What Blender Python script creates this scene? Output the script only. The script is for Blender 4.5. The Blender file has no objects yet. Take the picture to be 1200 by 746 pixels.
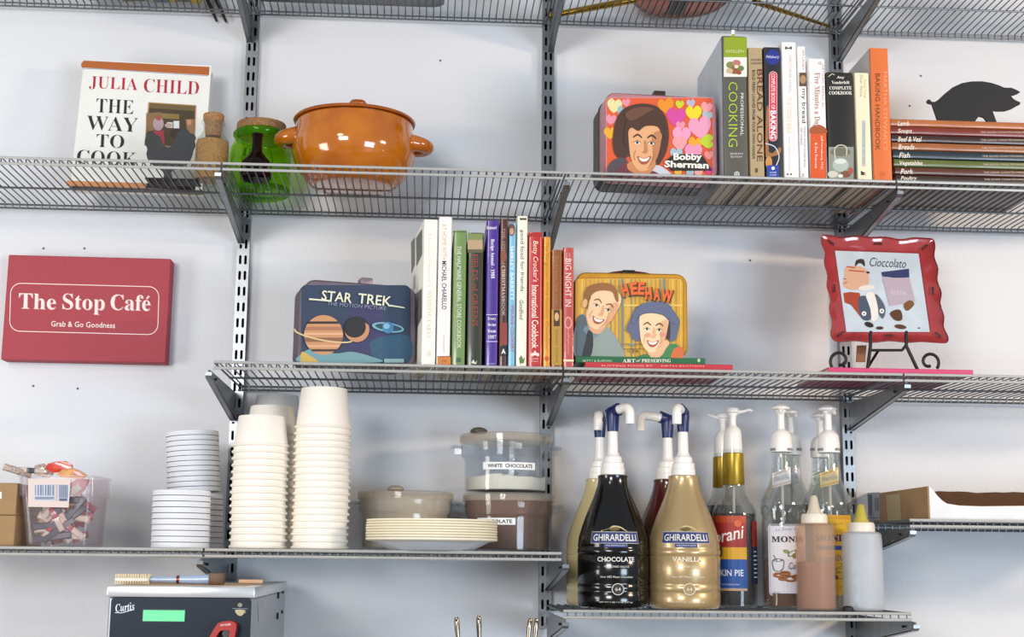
import bpy, bmesh, math, random
from mathutils import Vector, Matrix
from mathutils.geometry import tessellate_polygon
random.seed(7)
SC = bpy.context.scene
COL = SC.collection
# ---------------------------------------------------------------- camera (solved from the wall standards and shelf rails)
FPX = 1645.35                      # focal length in pixels of the 1200 px wide frame
CAM = Vector((-0.24227, -2.79166, 1.45))
YAW, PIT, ROL = 0.06194, 0.16948, 0.01013
_F = Vector((math.sin(YAW)*math.cos(PIT), math.cos(YAW)*math.cos(PIT), math.sin(PIT)))
_R = Vector((math.cos(YAW), -math.sin(YAW), 0)); _U = _R.cross(_F)
_R, _U = math.cos(ROL)*_R + math.sin(ROL)*_U, -math.sin(ROL)*_R + math.cos(ROL)*_U
cd = bpy.data.cameras.new('camera'); cam = bpy.data.objects.new('camera', cd); COL.objects.link(cam)
cd.sensor_width = 36; cd.lens = FPX*36/1200; cd.clip_start = 0.05
cam.matrix_world = Matrix(((_R.x, _U.x, -_F.x, CAM.x), (_R.y, _U.y, -_F.y, CAM.y), (_R.z, _U.z, -_F.z, CAM.z), (0, 0, 0, 1)))
SC.camera = cam
# ---------------------------------------------------------------- light
W = bpy.data.worlds.new('world'); SC.world = W; W.use_nodes = True
wb = W.node_tree.nodes['Background']; wb.inputs[0].default_value = (0.80, 0.90, 1.0, 1); wb.inputs[1].default_value = 0.42
def area(name, loc, tgt, sx, sy, power, col):
    l = bpy.data.lights.new(name, 'AREA'); l.shape = 'RECTANGLE'; l.size = sx; l.size_y = sy; l.energy = power; l.color = col
    o = bpy.data.objects.new(name, l); COL.objects.link(o); o.location = loc
    o.rotation_euler = (Vector(tgt)-Vector(loc)).to_track_quat('-Z', 'Y').to_euler(); return o
area('window_light', (-1.9, -5.4, 2.2), (-0.2, 0, 1.4), 1.4, 0.8, 104, (0.97, 0.97, 1.0))
area('low_fill_light', (2.7, -5.2, 0.95), (0.2, 0, 1.3), 1.8, 1.2, 118, (0.68, 0.83, 1.0))  # added cool fill for the lower shelves, its source unseen
area('left_fill_light', (-2.9, -1.9, 1.35), (-1.2, 0, 1.5), 0.9, 0.9, 30, (1.0, 0.95, 0.88))  # added warm fill aimed at the left wall, its source unseen
area('ceiling_lamp_light', (-1.6, -3.2, 2.75), (-0.9, 0, 1.5), 0.5, 0.16, 10, (1.0, 0.86, 0.66))
area('ceiling_lamp_light', (2.3, -2.0, 2.2), (1.2, 0, 1.6), 0.5, 0.16, 34, (1.0, 0.76, 0.52))
SC.view_settings.view_transform = 'Standard'; SC.view_settings.look = 'None'
SC.view_settings.gamma = 1; SC.view_settings.use_curve_mapping = False
SC.view_settings.exposure = -0.06
# ---------------------------------------------------------------- measuring helpers: a sight line through the photograph meets a plane of the place
def ray(px, py): return _F + _R*((px-600)/FPX) - _U*((py-373)/FPX)
def PY(px, py, Y):
    d = ray(px, py); return CAM + d*((Y-CAM.y)/d.y)
def PPL(px, py, o, n):
    d = ray(px, py); return CAM + d*((o-CAM).dot(n)/d.dot(n))
def scale(px, py, Y): return (PY(px+5, py, Y)-PY(px-5, py, Y)).length/10
zA, zB, zC, zD, zE, zF = [1.45+v for v in (1.11058, 0.68889, 0.33359, 0.01257, -0.08449, 0.07659)]
YF = -0.353
# ---------------------------------------------------------------- materials
def lin(h):
    h = h.lstrip('#'); o = []
    for i in (0, 2, 4):
        c = int(h[i:i+2], 16)/255; o.append(c/12.92 if c <= 0.04045 else ((c+0.055)/1.055)**2.4)
    return (*o, 1)
MATS = {}
def mat(name, col, rough=0.5, metal=0.0, var=0.06, vscale=30, bump=0.0, bscale=200, coat=0.0, emit=0, spec=None, col2=None):
    if name in MATS: return MATS[name]
    m = bpy.data.materials.new(name); m.use_nodes = True; nt = m.node_tree; b = nt.nodes['Principled BSDF']
    b.inputs['Roughness'].default_value = rough; b.inputs['Metallic'].default_value = metal
    if coat: b.inputs['Coat Weight'].default_value = coat; b.inputs['Coat Roughness'].default_value = 0.06
    if spec is not None: b.inputs['Specular IOR Level'].default_value = spec
    c = lin(col)
    b.inputs['Base Color'].default_value = c
    if var or col2:
        tc = nt.nodes.new('ShaderNodeTexCoord'); n = nt.nodes.new('ShaderNodeTexNoise'); n.inputs['Scale'].default_value = vscale; n.inputs['Detail'].default_value = 4
        nt.links.new(tc.outputs['Object'], n.inputs['Vector'])
        r = nt.nodes.new('ShaderNodeValToRGB'); r.color_ramp.elements[0].position = 0.3; r.color_ramp.elements[1].position = 0.7
        lo = lin(col2) if col2 else (*[v*(1-var) for v in c[:3]], 1)
        hi = c if col2 else (*[min(1, v*(1+var)) for v in c[:3]], 1)
        r.color_ramp.elements[0].color = lo; r.color_ramp.elements[1].color = hi
        nt.links.new(n.outputs['Fac'], r.inputs['Fac']); nt.links.new(r.outputs['Color'], b.inputs['Base Color'])
    if bump:
        tc = nt.nodes.new('ShaderNodeTexCoord'); n = nt.nodes.new('ShaderNodeTexNoise'); n.inputs['Scale'].default_value = bscale; n.inputs['Detail'].default_value = 3
        nt.links.new(tc.outputs['Object'], n.inputs['Vector'])
        bp = nt.nodes.new('ShaderNodeBump'); bp.inputs['Strength'].default_value = bump; bp.inputs['Distance'].default_value = 0.002
        nt.links.new(n.outputs['Fac'], bp.inputs['Height']); nt.links.new(bp.outputs['Normal'], b.inputs['Normal'])
    if emit:
        b.inputs['Emission Color'].default_value = c; b.inputs['Emission Strength'].default_value = emit
    MATS[name] = m; return m
def clear(name, col, haze=0.1, rough=0.05, hazecol='#ffffff', gl=0.12, edge=0.13):
    """see-through plastic or glass: tinted transparency, a thin milky haze and a glossy coat"""
    if name in MATS: return MATS[name]
    m = bpy.data.materials.new(name); m.use_nodes = True; nt = m.node_tree; nt.nodes.clear()
    out = nt.nodes.new('ShaderNodeOutputMaterial'); t = nt.nodes.new('ShaderNodeBsdfTransparent'); t.inputs[0].default_value = lin(col)
    d = nt.nodes.new('ShaderNodeBsdfDiffuse'); d.inputs[0].default_value = lin(hazecol)
    m1 = nt.nodes.new('ShaderNodeMixShader'); m1.inputs[0].default_value = haze
    g = nt.nodes.new('ShaderNodeBsdfGlossy'); g.inputs['Roughness'].default_value = rough; g.inputs[0].default_value = (1, 1, 1, 1)
    lw = nt.nodes.new('ShaderNodeLayerWeight'); lw.inputs[0].default_value = 0.25
    mm = nt.nodes.new('ShaderNodeMath'); mm.operation = 'MULTIPLY_ADD'; mm.inputs[1].default_value = edge; mm.inputs[2].default_value = gl*0.1
    nt.links.new(lw.outputs['Facing'], mm.inputs[0])
    m2 = nt.nodes.new('ShaderNodeMixShader'); nt.links.new(mm.outputs[0], m2.inputs[0])
    nt.links.new(t.outputs[0], m1.inputs[1]); nt.links.new(d.outputs[0], m1.inputs[2])
    nt.links.new(m1.outputs[0], m2.inputs[1]); nt.links.new(g.outputs[0], m2.inputs[2]); nt.links.new(m2.outputs[0], out.inputs[0])
    MATS[name] = m; return m
def ink(col, rough=0.5): return mat('ink_'+col.lstrip('#')+('' if rough == 0.5 else '_%d' % (rough*100)), col, rough, var=0)
STEEL = mat('galvanised_steel', '#8f9295', 0.34, 0.85, var=0.10, vscale=60)
WIRE = mat('shaded_wire_steel', '#6e7073', 0.42, 0.8, var=0.05)  # shelf wire darkened in colour for the shade on decks seen from below
RAIL = mat('lit_rail_steel', '#cbcac5', 0.32, 0.4, var=0.05)  # same shelf steel made paler: light caught by the front rails, put in colour
DARK = mat('slot_dark', '#15171a', 0.8)
CREAMP = mat('paper_cream', '#f1e6d2', 0.62, var=0.02)
PAGES = mat('page_edges', '#d9cfbb', 0.9, var=0.10, vscale=260)
BLACKM = mat('black_painted_metal', '#191a1d', 0.55, 0.1, var=0.08)
CORK = mat('cork', '#b98a5c', 0.9, var=0.2, vscale=260, bump=0.4, bscale=500, col2='#8a5f3a')
WHITEP = mat('white_plastic', '#f3efe8', 0.3, var=0.01)
CARD = mat('cardboard', '#a08059', 0.85, var=0.05, vscale=40)
# ---------------------------------------------------------------- objects
def tag(o, label=None, cat=None, group=None, kind=None):
    if label: o['label'] = label
    if cat: o['category'] = cat
    if group: o['group'] = group
    if kind: o['kind'] = kind
    return o
MW = {}
def thing(name, label, cat, loc, rot=(0, 0, 0), group=None):
    o = bpy.data.objects.new(name, None); COL.objects.link(o); o.empty_display_size = 0.02
    M = Matrix.Translation(Vector(loc)) @ Matrix.Rotation(rot[2], 4, 'Z') @ Matrix.Rotation(rot[1], 4, 'Y') @ Matrix.Rotation(rot[0], 4, 'X')
    o.matrix_world = M; MW[o] = M
    return tag(o, label, cat, group)
def finish(me, smooth=0.7):
    if smooth:
        me.shade_smooth(); me.set_sharp_from_angle(angle=smooth)
def part(name, bm, m, parent=None, label=None, kind=None, smooth=0.7, root=None):
    """link a bmesh given in world coordinates as ONE object under its parent"""
    me = bpy.data.meshes.new(name)
    bmesh.ops.recalc_face_normals(bm, faces=bm.faces)
    bm.to_mesh(me); bm.free()
    root = root or parent
    while root is not None and root not in MW: root = root.parent
    if root is not None: me.transform(MW[root].inverted())
    finish(me, smooth); me.materials.append(m)
    o = bpy.data.objects.new(name, me); COL.objects.link(o)
    if parent is not None: o.parent = parent
    return tag(o, label, None, None, kind)
def lpart(name, bm, m, parent, **k):
    """same, for a bmesh given in the thing's own coordinates"""
    bm.transform(MW[parent] if parent in MW else MW[parent.parent]); return part(name, bm, m, parent, **k)
def copy_tree(o, loc=None, rot=None, label=None):
    c = o.copy(); COL.objects.link(c)
    if loc is not None:
        M = Matrix.Translation(Vector(loc)) @ (Matrix.Rotation(rot[2], 4, 'Z') @ Matrix.Rotation(rot[1], 4, 'Y') @ Matrix.Rotation(rot[0], 4, 'X') if rot else MW[o].to_3x3().to_4x4())
        c.matrix_world = M; MW[c] = M
    if label: c['label'] = label
    for ch in list(o.children):
        d = ch.copy(); COL.objects.link(d); d.parent = c
        for g in list(ch.children):
            e = g.copy(); COL.objects.link(e); e.parent = d
    return c
# ---------------------------------------------------------------- shapes
def NB(): return bmesh.new()
def box(bm, x0, x1, y0, y1, z0, z1, bev=0, seg=2):
    t = bmesh.new()
    v = [t.verts.new((x, y, z)) for z in (z0, z1) for x, y in ((x0, y0), (x1, y0), (x1, y1), (x0, y1))]
    for f in ((0, 1, 2, 3), (4, 5, 6, 7), (0, 1, 5, 4), (1, 2, 6, 5), (2, 3, 7, 6), (3, 0, 4, 7)): t.faces.new([v[i] for i in f])
    bmesh.ops.recalc_face_normals(t, faces=t.faces)
    if bev: bmesh.ops.bevel(t, geom=t.edges[:], offset=bev, segments=seg, affect='EDGES', profile=0.5)
    merge(bm, t); return bm
def merge(bm, t):
    mp = {}
    for v in t.verts: mp[v] = bm.verts.new(v.co)
    for f in t.faces:
        try: bm.faces.new([mp[v] for v in f.verts])
        except ValueError: pass
    t.free()
def tube(bm, pts, r, seg=8, caps=True, closed=False):
    pts = [Vector(p) for p in pts]; n = len(pts); rings = []; prev = None
    rr = r if isinstance(r, (list, tuple)) else [r]*n
    for i, p in enumerate(pts):
        if closed: t = (pts[(i+1) % n]-pts[i-1]).normalized()
        else: t = (pts[min(i+1, n-1)]-pts[max(i-1, 0)]).normalized()
        if prev is None:
            a = Vector((0, 0, 1)) if abs(t.z) < 0.9 else Vector((1, 0, 0)); u = t.cross(a).normalized()
        else: u = (prev - t*prev.dot(t)).normalized()
        prev = u; w = t.cross(u)
        rings.append([bm.verts.new(p + (u*math.cos(2*math.pi*k/seg)+w*math.sin(2*math.pi*k/seg))*rr[i]) for k in range(seg)])
    m = n if closed else n-1
    for i in range(m):
        a, b = rings[i], rings[(i+1) % n]
        for k in range(seg): bm.faces.new((a[k], a[(k+1) % seg], b[(k+1) % seg], b[k]))
    if caps and not closed: bm.faces.new(rings[0]); bm.faces.new(rings[-1])
    return bm
def lathe(bm, prof, cx, cy, seg=40, tilt=None):
    """prof: (radius, z) list; radius 0 closes the end"""
    rings = []
    for r, z in prof:
        if r < 1e-6: rings.append([bm.verts.new((cx, cy, z))])
        else: rings.append([bm.verts.new((cx+r*math.cos(2*math.pi*k/seg), cy+r*math.sin(2*math.pi*k/seg), z)) for k in range(seg)])
    for a, b in zip(rings, rings[1:]):
        if len(a) == 1 and len(b) == 1: continue
        for k in range(seg):
            k2 = (k+1) % seg
            if len(a) == 1: bm.faces.new((a[0], b[k2], b[k]))
            elif len(b) == 1: bm.faces.new((a[k], a[k2], b[0]))
            else: bm.faces.new((a[k], a[k2], b[k2], b[k]))
    return bm
def prism(bm, pts, ext):
    """closed 3D outline pushed along ext"""
    ext = Vector(ext); a = [bm.verts.new(Vector(p)) for p in pts]; b = [bm.verts.new(Vector(p)+ext) for p in pts]; n = len(pts)
    tr = tessellate_polygon([[Vector(p) for p in pts]])
    for t in tr:
        try: bm.faces.new([a[i] for i in t]); bm.faces.new([b[i] for i in reversed(t)])
        except ValueError: pass
    for i in range(n): bm.faces.new((a[i], a[(i+1) % n], b[(i+1) % n], b[i]))
    return bm
def smooth_pts(pts, k=5, closed=True):
    n = len(pts); out = []
    rng = range(n) if closed else range(n-1)
    for i in rng:
        g = (lambda j: pts[j % n]) if closed else (lambda j: pts[max(0, min(n-1, j))])
        p0, p1, p2, p3 = g(i-1), g(i), g(i+1), g(i+2)
        for s in range(k):
            t = s/k
            out.append(tuple(0.5*((2*p1[d])+(-p0[d]+p2[d])*t+(2*p0[d]-5*p1[d]+4*p2[d]-p3[d])*t*t+(-p0[d]+3*p1[d]-3*p2[d]+p3[d])*t**3) for d in range(len(p1))))
    if not closed: out.append(tuple(pts[-1]))
    return out
def rrect2(x0, x1, y0, y1, r, k=5):
    o = []
    for cx, cy, a in ((x1-r, y1-r, 0), (x0+r, y1-r, 90), (x0+r, y0+r, 180), (x1-r, y0+r, 270)):
        for i in range(k+1):
            t = math.radians(a+90*i/k); o.append((cx+r*math.cos(t), cy+r*math.sin(t)))
    return o
# ---------------------------------------------------------------- flat print (lettering, pictures) laid on a real surface
def ser(s, base=0x1D400):
    return ''.join(chr(base+ord(c)-65) if 'A' <= c <= 'Z' else chr(base+26+ord(c)-97) if 'a' <= c <= 'z' else (chr(0x1D7CE+ord(c)-48) if '0' <= c <= '9' and base == 0x1D400 else c) for c in s)
def scr(s): return ser(s, 0x1D4D0)
def sit(s): return ser(s, 0x1D468)
_TX = {}
def textmesh(s, off=0.0, shear=0.0):
    key = (s, off, shear)
    if key not in _TX:
        t = bpy.data.curves.new('t', 'FONT'); t.body = s; t.offset = off; t.resolution_u = 2; t.shear = shear
        o = bpy.data.objects.new('t', t); me = o.to_mesh()
        v = [tuple(q.co[:2]) for q in me.vertices]; f = [tuple(p.vertices) for p in me.polygons]
        o.to_mesh_clear(); bpy.data.objects.remove(o); bpy.data.curves.remove(t)
        xs = [a for a, b in v]; ys = [b for a, b in v]
        _TX[key] = (v, f, (min(xs), max(xs), min(ys), max(ys)))
    return _TX[key]
class Art:
    """collects coloured shapes in the photo's pixels (measured) and lays them on a surface of the thing"""
    def __init__(s, surf, o=(0, 0), k=1.0): s.surf = surf; s.items = []; s.o = o; s.k = k; s.lay = 0
    def q(s, p): return (s.o[0]+p[0]/s.k, s.o[1]+p[1]/s.k)
    def _add(s, v, f, col, rough=0.5):
        s.lay += 1; s.items.append((v, f, col, s.lay, rough)); return s
    def poly(s, pts, col, sm=0, rough=0.5):
        if sm: pts = smooth_pts(pts, sm)
        p = [s.q(a) for a in pts]; f = tessellate_polygon([[Vector((a[0], a[1], 0)) for a in p]])
        return s._add(p, [tuple(t) for t in f], col, rough)
    def ell(s, cx, cy, rx, ry, col, rot=0, n=20):
        c, d = math.cos(math.radians(rot)), math.sin(math.radians(rot))
        return s.poly([(cx+rx*math.cos(2*math.pi*i/n)*c-ry*math.sin(2*math.pi*i/n)*d, cy+rx*math.cos(2*math.pi*i/n)*d+ry*math.sin(2*math.pi*i/n)*c) for i in range(n)], col)
    def rect(s, x0, y0, x1, y1, col, n=1, rough=0.5):
        v = []; f = []
        for i in range(n+1):
            x = x0+(x1-x0)*i/n; v += [s.q((x, y0)), s.q((x, y1))]
        for i in range(n): f.append((2*i, 2*i+1, 2*i+3, 2*i+2))
        return s._add(v, f, col, rough)
    def line(s, pts, w, col, closed=False):
        v = []; f = []; n = len(pts)
        for i, p in enumerate(pts):
            a = pts[(i-1) % n] if closed or i > 0 else p; b = pts[(i+1) % n] if closed or i < n-1 else p
            dx, dy = b[0]-a[0], b[1]-a[1]; L = math.hypot(dx, dy) or 1
            v += [s.q((p[0]-dy/L*w/2, p[1]+dx/L*w/2)), s.q((p[0]+dy/L*w/2, p[1]-dx/L*w/2))]
        for i in range(n if closed else n-1):
            j = (i+1) % n; f.append((2*i, 2*i+1, 2*j+1, 2*j))
        return s._add(v, f, col)
    def text(s, t, cx, cy, L, h, col, rot=0, off=0.0, shear=0.0):
        """centre cx,cy; L along the reading direction; h across; rot 90 = reads downwards"""
        v, f, (x0, x1, y0, y1) = textmesh(t, off, shear)
        kx = L/(x1-x0); ky = h/(y1-y0) if h else kx
        c, d = math.cos(math.radians(rot)), math.sin(math.radians(rot)); o = []
        for x, y in v:
            a = (x-(x0+x1)/2)*kx; b = -(y-(y0+y1)/2)*ky
            o.append(s.q((cx+a*c-b*d, cy+a*d+b*c)))
        return s._add(o, f, col)
    def build(s, name, parent, label=None, kind=None):
        vs, fs, mi, ms = [], [], [], []
        for v, f, col, lay, rough in s.items:
            b = len(vs); m = ink(col, rough)
            if m not in ms: ms.append(m)
            vs += [s.surf(x, y, lay) for x, y in v]
            for t in f: fs.append(tuple(b+i for i in t)); mi.append(ms.index(m))
        me = bpy.data.meshes.new(name); me.from_pydata([tuple(v) for v in vs], [], fs)
        for m in ms: me.materials.append(m)
        me.polygons.foreach_set('material_index', mi); me.update()
        root = parent
        while root not in MW: root = root.parent
        me.transform(MW[root].inverted())
        o = bpy.data.objects.new(name, me); COL.objects.link(o); o.parent = parent
        return tag(o, label, None, None, kind)
def plane_surf(o, n, lift=0.0004, step=0.00006):
    o = Vector(o); n = Vector(n).normalized()
    return lambda x, y, l: PPL(x, y, o+n*(lift+step*l), n)
def cyl_surf(cxpx, cx, cy, rfun, hwpx, lift=0.0005, step=0.00008):
    """linear pixels around the axis become arc length; height from the photo at the near side"""
    a0 = math.atan2(CAM.y-cy, CAM.x-cx)
    def f(x, y, l):
        r = rfun(0); z = PY(cxpx, y, cy-r).z
        for _ in range(2): r = rfun(z); z = PY(cxpx, y, cy-r).z
        r += lift+step*l; a = a0+(x-cxpx)/hwpx
        return Vector((cx+r*math.cos(a), cy+r*math.sin(a), z))
    return f
# ================================================================ the setting
WALL = mat('painted_wall', '#dcdde0', 0.55, var=0.012, vscale=3, bump=0.38, bscale=150)
bm = NB(); box(bm, -3, 3, 0, 0.12, 0, 3.0)
wall = part('wall_back', bm, WALL, kind='structure', smooth=0)
FLOORM = mat('floor_tile', '#8d857c', 0.5, var=0.08, vscale=4)
bm = NB(); box(bm, -3, 3, -6.5, 0, -0.1, 0)
part('floor', bm, FLOORM, kind='structure', smooth=0)
holem = mat('nail_hole', '#6b6e74', 0.9, var=0)
for x, y in ((516, 71), (1079, 89), (1066, 124), (51, 291), (99, 291), (39, 452), (91, 455), (879, 305)):
    p = PY(x, y, 0); bm = NB(); lathe(bm, [(0, 0), (0.0024, 0.0004), (0.0015, 0.0016), (0, 0.002)], 0, 0, 8)
    bm.transform(Matrix.Translation((p.x, 0, p.z)) @ Matrix.Rotation(math.pi/2, 4, 'X'))
    part('nail_hole', bm, holem, wall)
# ---- slotted wall standards
PITCH = 0.03189
def standard(x, ztop, zbot, zphase, label):
    t = thing('wall_standard', label, 'shelf standard', (x, 0, zbot), group='slotted steel standards screwed to the wall')
    w, d, yf = 0.0122, 0.0165, -0.0185
    bm = NB(); zc = zphase + math.ceil((zbot-zphase+0.012)/PITCH)*PITCH
    zs = []
    while zc < ztop-0.012: zs.append(zc); zc += PITCH
    hw, hh = 0.0026, 0.0098; colx = (-0.0052, 0.0052)
    def q(*p): bm.faces.new([bm.verts.new((x+a, yf, z)) for a, z in p])
    for i, z in enumerate(zs):
        lo = zbot if i == 0 else (z+zs[i-1])/2; hi = ztop if i == len(zs)-1 else (z+zs[i+1])/2
        for s, c in enumerate(colx):
            x0, x1 = (-w, 0) if s == 0 else (0, w)
            r = [(c-hw, z-hh+.002), (c, z-hh), (c+hw, z-hh+.002), (c+hw, z+hh-.002), (c, z+hh), (c-hw, z+hh-.002)]
            q((x0, lo), (x1, lo), r[2], r[1], r[0]); q((x1, lo), (x1, hi), r[3], r[2]); q((x1, hi), (x0, hi), r[5], r[4], r[3]); q((x0, hi), (x0, lo), r[0], r[5])
            for k in range(6):
                a, b = r[k], r[(k+1) % 6]
                bm.faces.new([bm.verts.new(v) for v in ((x+a[0], yf, a[1]), (x+b[0], yf, b[1]), (x+b[0], yf+.0016, b[1]), (x+a[0], yf+.0016, a[1]))])
    bmesh.ops.remove_doubles(bm, verts=bm.verts, dist=1e-5)
    part('slotted_face', bm, STEEL, t, smooth=0)
    for s in (-1, 1):
        bm = NB(); box(bm, x+s*w-(0.0016 if s > 0 else 0), x+s*w+(0.0016 if s < 0 else 0), yf+0.0001, -0.0002, zbot, ztop); part('side_flange', bm, STEEL, t, smooth=0)
    bm = NB(); box(bm, x-w+.002, x+w-.002, -0.004, -0.0006, zbot, ztop); part('channel_back', bm, DARK, t, smooth=0)
zph = PY(280.7, 415.4, -0.0185).z
standard(-0.61, 2.72, PY(264, 735, -0.02).z, zph, 'slotted grey steel wall standard left of the cup stacks, behind the green glass jar')
standard(0.0, 2.72, PY(640, 736, -0.02).z, zph, 'slotted grey steel wall standard in the middle, behind the clear food containers')
standard(0.61, 2.72, PY(998, 775, -0.02).z, zph, 'slotted grey steel wall standard at the right, behind the syrup bottles and plate easel')
# ---- wire shelf sections
YB, YM = -0.0215, -0.154
def shelf(xa, xb, z, label, grp):
    t = thing('wire_shelf', label, 'shelf', ((xa+xb)/2, YB, z), group=grp)
    a, b = xa+0.0018, xb-0.0018; H = 0.0118
    for zz, y, r, nm in ((z-0.0024, YF, 0.0026, 'front_rail'), (z-H-0.0012, YF, 0.0026, 'front_rail'), (z-0.0048, YM, 0.0021, 'middle_rail'), (z-0.0048, YB, 0.0019, 'back_rail'), (z-0.0120, YB, 0.0019, 'back_rail')):
        bm = NB(); tube(bm, [(a, y, zz), (b, y, zz)], r, 8); part(nm, bm, RAIL if nm == 'front_rail' else WIRE, t)
    n = max(2, int(round((b-a)/0.01435))); bm = NB()
    for i in range(n):
        x = a+(b-a)*(i+0.5)/n
        tube(bm, [(x, YB-0.0019, z-0.0138), (x, YB-0.0026, z-0.0030), (x, YB-0.0045, z-0.0014), (x, YF+0.0035, z-0.0014), (x, YF+0.0028, z-0.0024), (x, YF+0.0028, z-H-0.001)], 0.0013, 5)
    part('cross_wires', bm, WIRE, t, kind='stuff')
    for xe in (a+0.0015, b-0.0015):
        bm = NB(); tube(bm, [(xe, YB, z-0.004), (xe, YF, z-0.004)], 0.0018, 6); part('end_wire', bm, WIRE, t)
SEG = ((-1.22, -.61), (-.61, 0), (0, .61), (.61, 1.22))
for z, ks, nm in ((zA, (0, 1, 2, 3), 'topmost'), (zB, (0, 1, 2, 3), 'second'), (zC, (1, 2, 3), 'third'), (zD, (0, 1), 'left cup'), (zE, (2,), 'low'), (zF, (3,), 'right')):
    for k in ks:
        where = {('topmost', 0): 'topmost wire shelf section at the far left, holding flat magazines', ('topmost', 1): 'topmost wire shelf section over the orange pot, holding a dark tray',
                 ('topmost', 2): 'topmost wire shelf section holding the copper pan and brass rods', ('topmost', 3): 'topmost wire shelf section at the far right, over the black pig',
                 ('second', 0): 'wire shelf section under the large white cookbook and cork-stoppered jar', ('second', 1): 'wire shelf section under the green glass jar and orange pot',
                 ('second', 2): 'wire shelf section under the pink heart lunchbox and upright books', ('second', 3): 'wire shelf section under the flat pile of dark books and black pig',
                 ('third', 1): 'wire shelf section under the navy space lunchbox and book row', ('third', 2): 'wire shelf section under the yellow lunchbox and plate easel',
                 ('third', 3): 'wire shelf section at the far right of the level holding the red plate', ('left cup', 0): 'wire shelf section under the clear candy bin and lid stacks',
                 ('left cup', 1): 'wire shelf section under the cream cup stacks and paper plates', ('low', 2): 'lowest wire shelf, under the sauce and syrup bottles', ('right', 3): 'wire shelf under the open cardboard box at the right'}[(nm, k)]
        shelf(SEG[k][0], SEG[k][1], z, where, 'wire shelf sections')
# ---- shelf brackets
def bracket(x, z, label, side=0):
    t = thing('shelf_bracket', label, 'bracket', (x, -0.019, z-0.066), group='triangular steel shelf brackets')
    zt = z-0.0165; zb = z-0.072
    bm = NB(); prism(bm, [(x-.0016, -0.0195, zt+0.0), (x-.0016, -0.0195, zb), (x-.0016, -0.012, zb), (x-.0016, -0.350, z-0.030), (x-.0016, -0.356, z-0.026), (x-.0016, -0.352, zt)], (0.0032, 0, 0)); part('web', bm, STEEL, t, smooth=0)
    bm = NB(); pts = [(0, -0.0200, zb-0.001), (0, -0.012, zb-0.0012), (0, -0.350, z-0.0315), (0, -0.3585, z-0.027), (0, -0.3590, z-0.021)]
    w = 0.0056
    for i in range(len(pts)-1):
        a, b = Vector(pts[i]), Vector(pts[i+1]); n = Vector((0, -(b-a).z, (b-a).y)).normalized()*0.0016
        prism(bm, [Vector((x-w, 0, 0))+a, Vector((x-w, 0, 0))+b, Vector((x-w, 0, 0))+b-n, Vector((x-w, 0, 0))+a-n], (2*w, 0, 0))
    for s in (-1, 1):
        prism(bm, [(x+s*w, -0.0205, zb+0.004), (x+s*w, -0.0205, zb-0.001), (x+s*w, -0.012, zb-0.001), (x+s*w, -0.350, z-0.0315), (x+s*w, -0.350, z-0.0265), (x+s*w, -0.012, zb+0.004)], (-s*0.001, 0, 0))
    part('bottom_flange', bm, STEEL, t, smooth=0)
    for zz in (zb+0.012, zb+0.012+PITCH*1.0):
        bm = NB(); box(bm, x-.0014, x+.0014, -0.0200, -0.0110, zz, zz+0.009); part('hook', bm, STEEL, t, smooth=0)
    bm = NB(); tube(bm, [(x-0.0062, -0.300, z-0.0265), (x+0.0062, -0.300, z-0.0265)], 0.0022, 8); part('rivet', bm, DARK, t)
for z, xs, nm in ((zA, (-.61, 0, .61), 'topmost shelf'), (zB, (-.61, 0, .61), 'second shelf'), (zC, (-.61, 0, .61), 'third shelf'), (zD, (-.61, 0), 'cup shelf'), (zE, (0, .61), 'lowest bottle shelf'), (zF, (.61,), 'cardboard box shelf')):
    for x in xs:
        wh = {-.61: 'left standard', 0: 'middle standard', .61: 'right standard'}[x]
        xx = x + (-0.0052 if x < 0 else 0.0052 if x == 0 else 0.0052)
        if z == zE: xx = x+0.0052
        if z == zD and x == 0: xx = x+0.0052
        bracket(xx, z, 'triangular steel bracket holding the %s at the %s' % (nm, wh))
# ================================================================ books
def book(name, label, z, xl, xr, pt, col, print_fn=None, yf=-0.345, depth=0.2, hard=True, group=None, rz=0.0, gap=0.35, pages=None, side=None):
    a = PY(xl+gap, (pt+430)/2 if z == zC else (pt+210)/2, yf); b = PY(xr-gap, (pt+430)/2 if z == zC else (pt+210)/2, yf)
    top = PY((xl+xr)/2, pt, yf).z; z0 = z+0.0004; h = top-z0; w = (b-a).x; x0 = a.x
    t = thing(name, label, 'book', (x0, yf, z0), (0, 0, rz), group)
    M = MW[t]; th = 0.0026 if hard else 0.0006; ov = 0.003 if hard else 0.0
    r = min(0.004, w*0.28)
    out = [(w, depth), (w, r), (w-r*0.3, r*0.3), (w-r, 0), (r, 0), (r*0.3, r*0.3), (0, r), (0, depth)]
    inn = [(th, depth), (th, max(r, th)), (w-th, max(r, th)), (w-th, depth)]
    if hard: inn = [(th, depth), (th, r+0.001), (w-th, r+0.001), (w-th, depth)]
    bm = NB(); prism(bm, [(p[0], p[1], 0) for p in out+inn], (0, 0, h)); lpart('cover', bm, mat('cover_'+col.lstrip('#'), col, 0.38, var=0.05, vscale=14, coat=0.35), t, smooth=0.5)
    bm = NB(); box(bm, th+0.0001, w-th-0.0001, r+0.0012, depth-ov*1.2, ov+0.0001, h-ov-0.0001); lpart('page_block', bm, pages or PAGES, t, smooth=0)
    if side: bm = NB(); box(bm, -0.0004, -0.00005, r+.001, depth-.0005, .0005, h-.0005); lpart('side_sheen', bm, mat('side_'+side.lstrip('#'), side, .35, var=.06, vscale=12), t, label='pale side panel with the wall reflection painted in', smooth=0)  # pale panel: glancing reflection of the wall painted over the cover
    if print_fn:
        n = M.to_3x3() @ Vector((0, -1, 0)); A = Art(plane_surf(M.translation, n, 0.0003))
        print_fn(A); A.build('spine_print', t)
    return t
V90 = 90
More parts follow.
